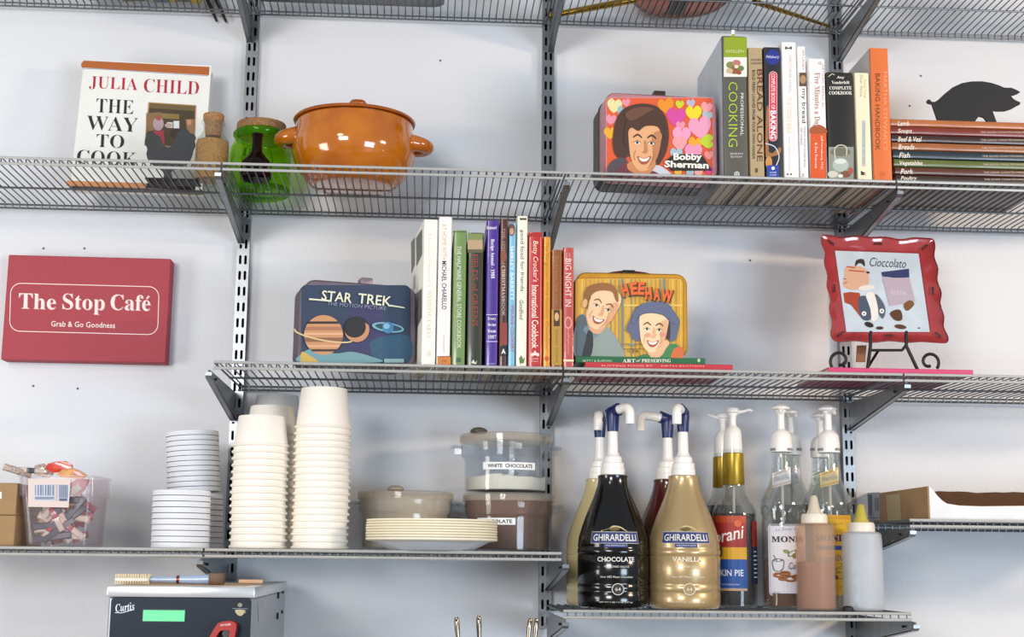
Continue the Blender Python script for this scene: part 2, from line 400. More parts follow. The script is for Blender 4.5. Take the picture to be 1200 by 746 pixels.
# ---- second shelf, upright row
def f(A):
    A.rect(848.2, 43.5, 875.3, 67, '#8fa31e'); A.rect(848.2, 67, 875.3, 90, '#e8e6dc')
    for x, y, r, c in ((856, 76, 5, '#7d8a4a'), (863, 74, 5, '#b9786a'), (861, 82, 6, '#8d5a3d'), (868, 80, 4, '#6f7c3c'), (855, 83, 4, '#c9b28a'), (866, 85, 3, '#a3473b'), (863, 78, 2.5, '#f0d9c5')): A.ell(x, y, r, r*.8, c)
    A.text('GISSLEN', 861, 60, 21, 3, '#e4ecb0'); A.text('COOKING', 859, 134, 76, 10.5, '#b6cf2d', V90, -0.01); A.text('PROFESSIONAL', 869.5, 134, 50, 3.6, '#e9ebe2', V90)
    A.text('SEVENTH', 863, 180, 15, 2, '#dfe0da'); A.text('EDITION', 863, 183.6, 13, 2, '#dfe0da'); A.ell(863.5, 204, 3.2, 3.2, '#d8d9d2'); A.ell(863.5, 204, 2.3, 2.3, '#5b5a50'); A.line([(863.5, 201.6), (863.5, 206.4)], 0.8, '#d8d9d2'); A.line([(861.2, 204), (865.8, 204)], 0.8, '#d8d9d2')
    A.rect(857.6, 39.8, 861.2, 43.4, '#8fa31e')
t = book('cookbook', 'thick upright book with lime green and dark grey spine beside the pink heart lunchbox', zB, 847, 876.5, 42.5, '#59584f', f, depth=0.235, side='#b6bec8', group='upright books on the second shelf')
bm = NB(); p = PY(859, 43, -0.33); box(bm, p.x-.003, p.x+.003, -0.3305, -0.33, p.z-0.02, p.z+0.013); part('paper_bookmark', bm, ink('#f5f5f5'), t, smooth=0)
def f(A):
    A.text('DANIEL', 886.5, 70, 13, 2.4, '#4a3220'); A.text('LEADER', 886.5, 74, 13, 2.4, '#4a3220')
    A.text('BREAD ALONE', 890.5, 135, 108, 6.6, '#6d3f1e', V90, 0.012); A.text('BOLD FRESH LOAVES FROM YOUR OWN HANDS', 883.2, 134, 104, 3.4, '#33302f', V90, 0.015); A.rect(885, 197, 888, 202, '#5a4632')
book('cookbook', 'tan spined bread book with brown lettering, second in the upright row', zB, 877.5, 895.5, 56, '#b39c76', f, depth=0.21, group='upright books on the second shelf')
def f(A):
    A.ell(905.5, 67, 8.6, 9, '#20308a'); A.text('Pillsbury', 905.5, 67, 15.5, 4.2, '#dfe4f4', 0, 0, 0.2)
    A.poly(rrect2(901.5, 910.5, 84, 165, 4), '#d83a52'); A.line(rrect2(901.5, 910.5, 84, 165, 4), 0.6, '#f5c9c9', True)
    A.text('COMPLETE BOOK OF', 906, 107, 42, 4.6, '#fff2ee', V90); A.text('BAKING', 906, 146, 33, 6.6, '#ffffff', V90, 0.02)
    A.poly([(898, 130), (901, 128), (901, 178), (914, 172), (914, 180), (900, 184), (897, 178)], '#a06a3c', 3); A.ell(901, 190, 4, 7, '#c98d4d'); A.line(smooth_pts([(897, 168), (908, 172), (913, 184), (908, 197)], 4, False), 1.2, '#cdd3dc')
    A.rect(899, 193.5, 913, 208, '#24409c'); A.ell(906, 197, 2, 2, '#e9edf6'); A.text('OVER', 906, 202, 8, 1.8, '#dfe6ff'); A.text('2,000', 906, 205, 8, 1.8, '#dfe6ff')
book('cookbook', 'dark baking book with blue oval and red title band on its spine', zB, 896, 916.5, 55.5, '#22242c', f, depth=0.22, group='upright books on the second shelf')
def f(A):
    A.poly([(920, 54), (924, 56), (928, 54), (928, 58), (924, 57), (920, 58)], '#5a5450'); A.text('CHRISTOPHER KIMBALL', 926, 87, 46, 3.2, '#cdbfc4', V90)
    A.text("THE COOK'S BIBLE", 925, 135, 42, 5.2, '#eccfae', V90); A.text('THE BEST OF AMERICAN HOME COOKING', 925, 180, 40, 2, '#c9c3c3', V90); A.ell(923, 204, 1, 1.1, '#33302e'); A.ell(927, 204, 1, 1.1, '#33302e')
book('cookbook', 'tall white book with faint pale lettering in the upright row', zB, 917, 935.5, 49.5, '#f2eeea', f, depth=0.21, group='upright books on the second shelf')
def f(A):
    A.rect(936.8, 85, 945, 101, '#5a4534'); A.ell(941, 93, 3.6, 5, '#b28a62'); A.text('JIM LAHEY', 941, 70, 24, 3, '#a58f7a', V90)
    A.text('my bread', 941.5, 124, 40, 5.8, '#2f2b33', V90); A.text('THE REVOLUTIONARY NO-WORK METHOD', 943, 172, 48, 1.8, '#6b6670', V90); A.text('NO KNEAD', 939.3, 160, 20, 1.8, '#6b6670', V90); A.text('N', 941, 205, 3, 3, '#6b6670', V90)
book('cookbook', 'slim white book with small brown photo and black title, beside the tall white book', zB, 936, 946.5, 54.5, '#f3f0ee', f, depth=0.2, group='upright books on the second shelf')
def f(A):
    A.rect(949.6, 155.5, 968.4, 210.5, '#d8561e'); A.poly([(949.8, 150), (956, 146), (963, 147), (968.2, 151), (968.2, 156), (949.8, 156)], '#a4542a', 3)
    A.text(ser('Five Minutes a Day'), 957, 117, 64, 8, '#b07c72', V90); A.text('ARTISAN BREAD IN', 964.5, 100, 50, 2.6, '#c7a89f', V90)
    A.text('Jeff Hertzberg, M.D.', 963, 179, 40, 3, '#ffe9dc', V90); A.text('& Zoe Francois', 956.5, 182, 30, 3, '#ffe9dc', V90); A.ell(961, 74, 2.4, 2, '#cfc4be')
book('cookbook', 'white book with orange lower spine and bread photo in the upright row', zB, 949, 969, 69, '#f2efec', f, depth=0.21, group='upright books on the second shelf', yf=-0.342)
def f(A):
    A.text('Amy', 985, 91, 9, 4, '#f4efe4', 0, 0.01, 0.2); A.text(ser('Vanderbilt'), 985, 96.5, 21, 3.6, '#f4efe4'); A.text(ser('COMPLETE'), 985, 103, 26, 4, '#f4efe4'); A.text(ser('COOKBOOK'), 985, 108.8, 27, 4, '#f4efe4')
    A.line(smooth_pts([(971, 90), (975, 86.5), (978, 88)], 3, False), 0.8, '#d9cfae')
    A.rect(971, 172, 1000.4, 210.8, '#8d9186'); A.ell(985, 178, 12, 5, '#6c6d5e'); A.ell(985, 193, 9.5, 8, '#aeb8ae'); A.ell(985, 189, 7, 3, '#d4d8cf'); A.line(smooth_pts([(979, 187), (978, 176), (981, 171), (987, 170), (992, 173), (992, 182)], 4, False), 1.2, '#d7ccb0')
    A.ell(976, 204, 6, 4, '#c9c9bb'); A.ell(991, 204, 6, 4, '#7a4a38'); A.ell(997, 200, 3, 4, '#a05343'); A.ell(985, 206, 3, 2, '#e8e4d4')
book('cookbook', 'wide black spined book with cream capitals and a glass bowl photo at the foot', zB, 969.8, 1002, 85, '#1d1b17', f, depth=0.2, group='upright books on the second shelf')
def f(A):
    A.text('Silver Palate', 1009.5, 100, 26, 3.6, '#b9b091', V90, 0, 0.2); A.text('Good Times', 1014, 104, 22, 3, '#c4bc9e', V90, 0, 0.2); A.poly(rrect2(1010.5, 1014.2, 141, 195, 1.6), '#b6bdc0'); A.text('COOKBOOK RECIPES', 1012.3, 168, 48, 2.4, '#8d9698', V90)
    A.poly([(1009, 200), (1015, 203), (1012, 203.5), (1015, 205), (1009, 205)], '#2a2a24')
book('cookbook', 'cream spined book with a pale grey panel, left of the tall orange book', zB, 1002.8, 1021, 85.5, '#ece4c4', f, depth=0.2, group='upright books on the second shelf')
def f(A):
    A.text('BAKING HANDBOOK', 1028.5, 131, 90, 5.6, '#7a3d18', V90, 0.008); A.text("MARTHA STEWART'S", 1037.5, 130, 92, 4.4, '#f0a27a', V90); A.ell(1034, 204, 3, 3, '#c8622c'); A.line([(1032, 209), (1036, 209)], 0.6, '#c8622c')
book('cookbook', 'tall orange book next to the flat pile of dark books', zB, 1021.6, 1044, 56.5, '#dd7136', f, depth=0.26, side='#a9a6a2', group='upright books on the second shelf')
# ---- flat pile of books at the right of the second shelf
ys = [140.5, 149.5, 158.9, 167.8, 177.2, 187.2, 196.6, 205.8, 213.2]
pile = [('Lamb', '#b0683a', 'rust orange'), ('Soups', '#7b3226', 'brick red'), ('Beef & Veal', '#3a2522', 'dark maroon'), ('Breads', '#9a5c32', 'tan brown'), ('Fish', '#25333c', 'slate blue'), ('Vegetables', '#5d6631', 'olive green'), ('Pork', '#5a3020', 'chestnut brown'), ('Poultry', '#3a2a20', 'nearly black brown')]
for i, (nm, c, cn) in enumerate(pile):
    xl = [1044.8, 1044.8, 1045.2, 1045.6, 1046.4, 1047.2, 1048.2, 1048.6][i]
    yf = -0.340; zt = PY(1120, ys[i], yf).z-0.0003; z0 = zB+0.0004 if i == 7 else PY(1120, ys[i+1], yf).z+0.0003
    x0 = PY(xl, 175, yf).x; L = 0.290; D = 0.215; h = zt-z0
    place = ['topmost of the flat pile, under the pig feet', 'second from the top of the flat pile', 'third from the top of the flat pile', 'fourth from the top of the flat pile', 'fifth from the top of the flat pile', 'sixth from the top of the flat pile', 'seventh from the top of the flat pile', 'bottom of the flat pile, behind the rail'][i]
    t = thing('cookbook', '%s book lying flat, %s' % (cn, place), 'book', (x0, yf, z0), (0, 0, 0), 'flat pile of slim matching books')
    th = 0.0018; r = min(0.004, h*0.3)
    out = [(D, h), (r, h), (r*.3, h-r*.3), (0, h-r), (0, r), (r*.3, r*.3), (r, 0), (D, 0)]; inn = [(D, th), (r+.001, th), (r+.001, h-th), (D, h-th)]
    bm = NB(); prism(bm, [(0, p[0], p[1]) for p in out+inn], (L, 0, 0)); lpart('cover', bm, mat('cover_'+c.lstrip('#'), c, 0.33, var=0.12, vscale=20, coat=0.3), t, smooth=0.5)
    bm = NB(); box(bm, 0.002, L-0.002, r+.0012, D-.003, th+.0001, h-th-.0001); lpart('page_block', bm, mat('dark_pages', '#8f7f68', 0.9), t, smooth=0)
    A = Art(plane_surf((x0, yf, z0), (0, -1, 0), 0.0003)); cy = (ys[i]+ys[i+1])/2-0.4
    wd = {'Lamb': 14, 'Soups': 17, 'Beef & Veal': 28, 'Breads': 19, 'Fish': 13, 'Vegetables': 27, 'Pork': 15, 'Poultry': 19}[nm]
    A.text(nm, xl+7+wd/2, cy, wd, 6.2 if nm not in ('Lamb', 'Poultry') else 5.6, '#e9ddcf', 0, 0.015, 0.25)
    if i: A.text('THE GOOD COOK/TECHNIQUES & RECIPES', 1149+i*.8+34, cy+1.2, 70, 2.3, '#d9c9b9')
    A.line([(xl+7+wd+4, cy+2.6), (1146, cy+3)], 0.4, c)
    A.build('spine_print', t)
# pig silhouette
t = thing('pig_silhouette', 'black cut-out metal pig figure standing on the flat pile of books', 'figurine', PY(1145, 140.5, -0.25)); k = 5.527
pg = [(365, 308), (357, 280), (328, 240), (316, 204), (300, 202), (285, 196), (282, 184), (290, 174), (304, 176), (312, 188), (332, 190), (352, 180), (400, 135), (450, 95), (510, 68), (570, 57), (640, 56), (700, 66), (750, 82), (785, 97), (830, 98), (860, 110), (889, 126), (870, 138), (848, 146), (826, 150), (846, 172), (868, 184), (889, 192), (886, 206), (866, 216), (830, 236), (790, 249), (740, 250), (708, 246), (722, 268), (766, 316), (706, 316), (680, 286), (650, 268), (620, 264), (596, 276), (584, 300), (582, 312), (546, 312), (546, 300), (538, 288), (500, 290), (466, 294), (456, 308)]
ypig = -0.25; ztop = PY(1120, 140.5, -0.340).z+0.0003
def pp(a):
    v = PY(1035+a[0]/k, 85+a[1]/k, ypig); return v
zmin = min(pp(a).z for a in pg); dz = ztop-zmin
pts = [pp(a)+Vector((0, 0, 0)) for a in pg]
pts = [Vector((v.x, v.y, ztop if v.z < zmin+0.0035 else v.z+dz*max(0, 1-(v.z-zmin)/0.02))) for v in pts]
bm = NB(); prism(bm, pts, (0, 0.004, 0)); part('body', bm, BLACKM, t, smooth=0)
bm = NB(); box(bm, PY(1102, 140, ypig).x, PY(1172, 140, ypig).x, ypig+0.0042, ypig+0.03, ztop, ztop+0.0012); part('foot_plate', bm, BLACKM, t, smooth=0)
# ---- third shelf, upright row
def f(A):
    A.text("Martha Stewart's", 503.5, 305, 62, 5, '#e2dcc8', V90, 0, 0); A.text(ser('WEDDING CAKES'), 503, 368, 56, 5, '#d8d2bf', V90); A.ell(503, 414, 2.6, 3.2, '#ddd8c9')
t = book('cookbook', 'thick white book leaning outward at the left end of the row, photos on its side', zC, 495, 512, 257, '#f4f0e2', f, depth=0.22, rz=math.radians(6.5), group='upright books on the third shelf', gap=0.2)
M = MW[t]; n = M.to_3x3() @ Vector((-1, 0, 0)); A = Art(plane_surf(M.translation, n, 0.0004))
A.poly([(487.5, 279), (494.5, 268), (494.5, 298), (488, 312)], '#5f665c'); A.poly([(481.5, 284), (486, 278), (486, 310), (482, 320)], '#6f7266'); A.poly([(486, 345), (494, 338), (494, 372), (488, 385)], '#6a6c68'); A.poly([(484, 325), (486, 322), (486, 338), (484, 340)], '#b8bbae')
A.build('side_photos', t, label='dark photographs printed on the left board')
def f(A):
    A.text('AT HOME WITH', 520.5, 283, 42, 5.4, '#d9b57c', V90); A.text('MICHAEL CHIARELLO', 520.5, 334, 57, 5.6, '#41314a', V90, 0.01); A.text('PHOTOGRAPHS', 520, 403, 20, 1.8, '#b7a5a5', V90); A.rect(512.8, 418, 528.2, 427, '#cc7a2c'); A.rect(512.8, 417, 528.2, 418, '#8c4a24'); A.text('CO', 520.5, 422.8, 5, 3, '#5a2c14')
book('cookbook', 'tall white book with plum author name and orange foot on its spine', zC, 512.4, 529, 254, '#f1ebe6', f, depth=0.22, group='upright books on the third shelf')
def f(A):
    A.text('THE HALIMAIRE GENERAL STORE COOKBOOK', 538, 348, 120, 5, '#d9dfc4', V90, 0.006); A.line([(530.6, 271.5), (545.6, 271.5)], 0.8, '#3d5430'); A.rect(535, 419, 540, 424, '#3d6048')
book('cookbook', 'sage green book between the white pair and the dark green book', zC, 530, 546.3, 269.5, '#718c4e', f, depth=0.2, group='upright books on the third shelf')
def f(A):
    A.rect(548, 273.6, 565.6, 281, '#7c8a4c'); A.rect(548, 281, 565.6, 292, '#b59a76'); A.rect(548, 292, 565.6, 296, '#5c5638')
    A.text('FIELDS of GREENS', 556.5, 340, 84, 7.2, '#8e3a26', V90, 0.006); A.line([(552, 300), (561.8, 300), (561.8, 408), (552, 408)], 0.5, '#7a3a28', True); A.poly([(552, 425), (555, 421), (557, 425), (559, 422), (558, 426.6)], '#d8d6b8')
book('cookbook', 'dark green book with a hazy field photo at its top and reddish title', zC, 547.4, 566.2, 272.5, '#27301f', f, depth=0.21, group='upright books on the third shelf')
def f(A):
    A.text(ser('Sunset'), 576, 266.5, 12, 4, '#f3f0fa', 0, 0.0, 0.1); A.text(ser('Recipe Annual - 1988'), 577, 303, 46, 5.4, '#f1eefa', V90); A.line([(570, 368.5), (583, 368.5)], 0.6, '#efeaf8'); A.line([(570, 400), (583, 400)], 0.6, '#efeaf8')
    for y, s in ((373.5, 'Every'), (380.5, 'Recipe'), (387.5, 'from'), (394.5, '1987')): A.text(ser(s), 576.5, y, 9.5, 4, '#f1eefa')
    A.text('SUNSET', 576, 426, 9, 1.6, '#cfc4ea')
book('cookbook', 'purple spined book with white lettering and a year', zC, 569.2, 584.2, 258, '#47268c', f, depth=0.24, group='upright books on the third shelf')
def f(A):
    A.text(ser('THE SPIRIT of CHRISTMAS'), 590, 308, 82, 4.4, '#a8837a', V90); A.text('BOOK', 590, 360, 20, 3.4, '#c8b9ac', V90); A.rect(586, 378, 594.4, 404, '#8c3a30'); A.rect(586.2, 405, 594, 417, '#1c1715'); A.text('A', 590, 411.5, 5, 6, '#f2efe8', 0, 0.03); A.ell(590, 300, 3.5, 7, '#8a4a35'); A.text(ser('CHRISTMAS'), 590, 330, 38, 4.2, '#d2b5a5', V90)
book('cookbook', 'narrow dark brown and red book right of the purple one', zC, 585, 595, 256.5, '#4a211c', f, depth=0.2, group='upright books on the third shelf')
def f(A):
    A.ell(599.8, 269, 3.8, 7.5, '#6b4436'); A.ell(599.8, 271, 2.4, 4, '#c49a80'); A.text('SHIRLEY BARRETT', 600, 320, 64, 4.2, '#e8f6fb', V90, 0.01); A.text('YOUNG COOKERY', 600.4, 385, 56, 4, '#b05578', V90, 0.01)
book('cookbook', 'pale sky blue book with a small portrait oval at its top', zC, 595.6, 604.4, 261, '#7fb9d8', f, depth=0.2, group='upright books on the third shelf')
def f(A):
    A.rect(609, 255.4, 617, 257.6, '#3a362c'); A.text('good food for friends', 611.5, 305, 72, 5.4, '#574f43', V90); A.text('Goodfood', 611, 363, 23, 5, '#4a4338', V90, 0, 0.2); A.poly([(608, 420), (611, 416), (613, 421), (615, 418), (614, 425), (609, 426)], '#5d7a3c')
book('cookbook', 'tall cream book with small black title, left of the red book', zC, 604.9, 618.3, 253, '#eee8d3', f, depth=0.21, group='upright books on the third shelf')
def f(A):
    A.text("Betty Crocker's", 627, 306, 48, 7.6, '#f7ead9', V90, 0.0, 0.2); A.text('International Cookbook', 627, 371, 74, 7.8, '#f7ead9', V90, 0.012, 0); A.line([(620.6, 278), (633.6, 278), (633.6, 425.5), (620.6, 425.5)], 0.5, '#e8a49a', True)
    A.poly([(627, 410), (630.4, 416), (623.6, 416)], '#f2d8cc'); A.ell(624, 415.4, 2, 2, '#f2d8cc'); A.ell(630, 415.4, 2, 2, '#f2d8cc'); A.text('Golden', 627, 420, 8, 1.8, '#f2d8cc'); A.text('Press', 627, 423, 7, 1.8, '#f2d8cc')
    A.rect(619.2, 273, 635, 276.6, '#a92019')
book('cookbook', 'bright red book with cream script title in the third shelf row', zC, 618.8, 636, 271.8, '#bb221f', f, depth=0.21, group='upright books on the third shelf')
def f(A):
    A.text('The Forgotten Wine Country Cookbook', 640.5, 346, 126, 4.4, '#9b8a28', V90, 0.004); A.ell(640.5, 420, 2.6, 3, '#c2561c')
book('cookbook', 'amber yellow book with faded title right of the red one', zC, 636.4, 645.4, 277.5, '#e08f14', f, depth=0.19, group='upright books on the third shelf')
def f(A):
    A.rect(646.4, 362.5, 658.4, 427.5, '#b48a34'); A.text('Good Home Made Simple', 652.3, 329, 60, 4.2, '#b97a3c', V90); A.rect(649, 363, 656, 382, '#4a2b17'); A.ell(652.4, 371, 2.6, 5, '#d1a878'); A.text('BARBARA THORNE', 652.6, 405, 38, 2.6, '#8a6420', V90)
book('cookbook', 'brown over ochre book beside the coral red one', zC, 645.8, 659, 292.5, '#8d4d1a', f, depth=0.19, group='upright books on the third shelf')
def f(A):
    A.text('BIG NIGHT IN', 666, 331, 56, 7, '#f3d6cc', V90, 0.0); A.text('DOMENICA', 664, 302, 12, 1.4, '#f0c8bf', V90); A.text('MARCHETTI', 667.4, 302, 12, 1.4, '#f0c8bf', V90); A.ell(666, 378, 4.6, 7.2, '#dc9a90'); A.ell(666, 378, 3, 5.4, '#b9504a'); A.line([(666, 385), (666, 415)], 0.8, '#dc9a90'); A.line([(664.5, 390), (667.5, 394), (664.5, 398), (667.5, 402)], 0.6, '#dc9a90'); A.rect(660.2, 421, 672.4, 423.4, '#f0d9b0')
book('cookbook', 'coral red book at the right end of the row, beside the yellow lunchbox', zC, 659.6, 672.8, 290, '#bb4a45', f, depth=0.19, group='upright books on the third shelf')
# ---- thin flat books under the yellow lunchbox and under the easel
def flat(name, label, z0, zt, xl, xr, yf, depth, col, fn=None, group=None, pal=None):
    x0 = PY(xl, 425, yf).x; x1 = PY(xr, 425, yf).x; h = zt-z0
    t = thing(name, label, 'book', (x0, yf, z0), (0, 0, 0), group); L = x1-x0; th = min(0.0014, h*.3)
    bm = NB(); prism(bm, [(0, depth, h), (0, .001, h), (0, 0, h-.001), (0, 0, .001), (0, .001, 0), (0, depth, 0), (0, depth, th), (0, .002, th), (0, .002, h-th), (0, depth, h-th)], (L, 0, 0)); lpart('cover', bm, mat('cover_'+col.lstrip('#'), col, 0.35, coat=0.2), t, smooth=0)
    bm = NB(); box(bm, .002, L-.002, .0024, depth-.003, th+.00005, h-th-.00005); lpart('page_block', bm, PAGES, t, smooth=0)
    if fn:
        A = Art(plane_surf((x0, yf, z0), (0, -1, 0), 0.0002, 0.00004)); fn(A); A.build('spine_print', t)
    return t
zr = PY(760, 425.6, -0.335).z; zg = PY(750, 418.4, -0.325).z
def f(A): A.text('PUTTING FOOD BY', 735, 428.4, 60, 2, '#f0b4ab'); A.text('FIFTH EDITION', 800, 428.6, 50, 1.6, '#f0b4ab')
flat('cookbook', 'thin red book lying flat, lowest under the yellow lunchbox', zC+0.0004, zr, 686, 858.5, -0.338, 0.2, '#c5303a', f, 'flat books under the yellow lunchbox')
def f(A): A.text('BETTY & BURMAN', 700, 422.6, 34, 2.6, '#bfd0a8'); A.text(ser('ART'), 737, 422.4, 15, 4, '#eef0dc'); A.text('of', 748, 422.2, 5, 3.4, '#eef0dc', 0, 0, .3); A.text(ser('PRESERVING'), 769, 422.4, 34, 4, '#eef0dc'); A.ell(819, 422, 1.7, 2.2, '#b8c7a4')
flat('cookbook', 'thin green book with cream capitals, directly under the yellow lunchbox', zr+0.0003, zg, 674.6, 826.5, -0.328, 0.2, '#23683f', f, 'flat books under the yellow lunchbox')
flat('cookbook', 'thin pink book lying flat under the easel with the square plate', zC+0.0004, PY(1050, 431.8, -0.335).z, 970.5, 1140, -0.338, 0.22, '#cf3a6e', None)
# ---- large white cookbook leaning on the wall at the left
L0 = PPL(79.5, 219.5, Vector((0, 0, zB+.001)), Vector((0, 0, 1))); R0 = PPL(236.5, 226, Vector((0, 0, zB+.001)), Vector((0, 0, 1)))
ybk = (L0.y+R0.y)/2; rz = math.radians(2.0); wbk = (R0-L0).length
lean = math.radians(-10.5); th = 0.034
t = thing('large_cookbook', 'large white cookbook with orange top band leaning face-out against the wall', 'book', (L0.x, ybk, zB+0.0015+th*0.182), (lean, 0, rz)); M = MW[t]
n = M.to_3x3() @ Vector((0, -1, 0)); up = M.to_3x3() @ Vector((0, 0, 1))
hbk = (PPL(170, 73.5, M.translation, n)-M.translation).dot(up)
bm = NB(); r = 0.006
out = [(r, 0), (wbk, 0), (wbk, 0.0028), (0.006, 0.0028), (0.0028, 0.006), (0.0028, th-.006), (0.006, th-.0028), (wbk, th-.0028), (wbk, th), (r, th), (r*.3, th-r*.3), (0, th-r), (0, r), (r*.3, r*.3)]
prism(bm, [(p[0], p[1], 0) for p in out], (0, 0, hbk)); lpart('cover', bm, mat('white_jacket', '#f1efe8', 0.3, var=0.02, coat=0.3), t, smooth=0.5)
bm = NB(); box(bm, 0.0062, wbk-.004, 0.003, th-.003, .004, hbk-.004); lpart('page_block', bm, mat('grey_pages', '#8d8078', 0.9, var=.15, vscale=300), t, smooth=0)
A = Art(plane_surf(M.translation, n, 0.0003), (75, 60), 4.144); OR = '#b4642f'
A.poly([(82, 62), (96, 45), (707, 76), (704, 116), (400, 98), (86, 79)], OR); A.line([(90, 83), (240, 90), (400, 101), (700, 119)], 3, '#8b97ae')
A.poly([(14, 628), (400, 640), (400, 664), (10, 652)], '#d8925a'); A.poly([(400, 640), (640, 652), (636, 676), (400, 664)], '#2b2622')
A.text(ser('JULIA'), 240, 158, 234, 66, '#b5283a', 3, -0.012); A.text(ser('CHILD'), 522, 172, 268, 66, '#b5283a', 3, -0.012)
A.text(ser('THE'), 247, 267, 180, 66, '#26221f', 3, -0.012); A.text(ser('WAY'), 234, 352, 248, 70, '#26221f', 3, -0.012); A.text(ser('TO'), 225, 436, 134, 64, '#26221f', 3, -0.012); A.text(ser('COOK'), 208, 518, 290, 68, '#26221f', 3, -0.012)
A.poly([(410, 247), (642, 262), (632, 470), (390, 458)], '#b0844f'); A.poly([(416, 252), (637, 266), (627, 466), (396, 452)], '#4c3f2e')
A.poly([(416, 252), (637, 266), (636, 290), (414, 276)], '#6e5d38'); A.poly([(470, 300), (560, 306), (558, 330), (470, 326)], '#8a7440'); A.poly([(400, 300), (470, 296), (466, 380), (398, 390)], '#8c6a48'); A.rect(532, 338, 560, 374, '#dde3e6'); A.rect(500, 344, 528, 372, '#c9c7b4'); A.poly([(590, 330), (632, 330), (630, 400), (600, 400)], '#a07a58'); A.ell(608, 345, 10, 14, '#cf9a7a')
A.ell(458, 352, 26, 34, '#b0949a'); A.ell(459, 324, 14, 12, '#a3503a'); A.poly([(436, 385), (486, 385), (490, 455), (440, 455)], '#a03c44'); A.ell(506, 360, 18, 10, '#b79c98'); A.ell(545, 400, 30, 24, '#3a3026')
A.text('RECIPES', 560, 628, 60, 10, '#4b4b4b', 3)
A.build('front_print', t)
A = Art(plane_surf(M.translation+n*0.0, n, 0.0003)); 
# black rooster silhouette
yr = -0.205; k = 4.144
rp = [(478, 632), (486, 600), (470, 575), (440, 560), (410, 530), (400, 500), (404, 476), (398, 458), (392, 448), (394, 428), (400, 412), (398, 400), (408, 392), (424, 392), (440, 398), (456, 408), (468, 420), (474, 436), (482, 452), (496, 464), (516, 464), (528, 454), (534, 438), (538, 420), (548, 402), (560, 388), (574, 378), (592, 374), (604, 384), (616, 400), (632, 404), (640, 418), (634, 436), (638, 456), (628, 480), (622, 506), (610, 532), (590, 552), (560, 568), (530, 576), (520, 590), (528, 632)]
t = thing('rooster_silhouette', 'dark cut-out metal rooster standing in front of the large white cookbook', 'figurine', (PY(198, 215, yr).x, yr, zB))
bm = NB(); prism(bm, [PY(75+a/k, 60+b/k, yr) for a, b in smooth_pts(rp, 3)], (0, 0.003, 0)); part('body', bm, mat('dark_metal', '#333436', 0.6, 0.2), t, smooth=0)
xa, xb = PY(172, 215, yr).x, PY(233, 217, yr).x
bm = NB(); box(bm, xa, xb, yr-0.02, yr+0.03, zB+0.0003, zB+0.003, 0.0008); part('base_plate', bm, BLACKM, t)
for px in (193, 202.5):
    x = PY(px, 212, yr).x; zt_ = PY(px, 210, yr).z; bm = NB(); box(bm, x-.0035, x+.0035, yr+.0003, yr+.0027, zB+.0031, zt_); part('leg', bm, BLACKM, t, smooth=0)
# ================================================================ lunchboxes
def frame_on(z, pl, pr, py, Y0, rz):
    """left front bottom corner, width along the rotated front face"""
    o = PY(pl, py, Y0); n = Vector((math.sin(rz), -math.cos(rz), 0)); r = PPL(pr, py, o, n)
    return Vector((o.x, o.y, z)), math.hypot(r.x-o.x, r.y-o.y), n
def lunchbox(label, z, pl, pr, py, Y0, rz, ptop, D, col, edgecol, art, handle, rad=0.018, group='vintage metal lunchboxes'):
    o, w, n = frame_on(z+0.0005, pl, pr, py, Y0, rz)
    h = PPL((pl+pr)/2, ptop, o, n).z-o.z
    t = thing('lunchbox', label, 'lunchbox', o, (0, 0, rz), group)
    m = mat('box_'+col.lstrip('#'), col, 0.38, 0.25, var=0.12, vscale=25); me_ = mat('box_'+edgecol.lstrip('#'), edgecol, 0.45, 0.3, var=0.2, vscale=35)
    def shell(y0, y1, inset):
        bm = NB(); a = rrect2(0, w, 0, h, rad); b = rrect2(inset, w-inset, inset, h-inset, rad-inset)
        ys = [(y0+0.0025, 0.0008), (y0+0.004, 0), (y1, 0)] if y0 == 0 else [(y0, 0), (y1-0.004, 0), (y1-0.0025, .0008)]
        rings = []
        for y, i in ([(y0, 0.003)]+ys if y0 == 0 else ys+[(y1, 0.003)]):
            rings.append([bm.verts.new((p[0], y, p[1])) for p in rrect2(i, w-i, i, h-i, rad-i)])
        N = len(rings[0])
        for p, q in zip(rings, rings[1:]):
            for k in range(N): bm.faces.new((p[k], p[(k+1) % N], q[(k+1) % N], q[k]))
        bm.faces.new(rings[0]); bm.faces.new(rings[-1]); return bm
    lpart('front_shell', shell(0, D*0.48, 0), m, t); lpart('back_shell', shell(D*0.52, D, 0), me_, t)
    bm = NB(); pts = rrect2(0.0005, w-0.0005, 0.0033, h-0.0006, rad); tube(bm, [(p[0], D*0.5, p[1]) for p in pts], D*0.026, 6, closed=True); prism(bm, [(p[0], D*.482, p[1]) for p in rrect2(.001, w-.001, .001, h-.001, rad)], (0, D*.036, 0)); lpart('seam_band', bm, me_, t)
    A = Art(plane_surf(o, n, 0.0006, 0.00007)); art(A); A.build('front_picture', t)
    handle(t, w, h, D); return t
def hd_small(col, fx):
    def g(t, w, h, D):
        bm = NB(); box(bm, w*fx-.011, w*fx+.011, D*.10, D*.40, h-.002, h+.0125, .002); lpart('latch', bm, mat('latch_'+col.lstrip('#'), col, .4, .5), t)
        bm = NB(); pts = smooth_pts([(w*.22, D*.8, h+.001), (w*.24, D*.8, h+.006), (w*.5, D*.8, h+.009), (w*.76, D*.8, h+.006), (w*.78, D*.8, h+.001)], 4, False); tube(bm, pts, .0035, 8); lpart('handle', bm, mat('handle_'+col.lstrip('#'), col, .5), t)
    return g
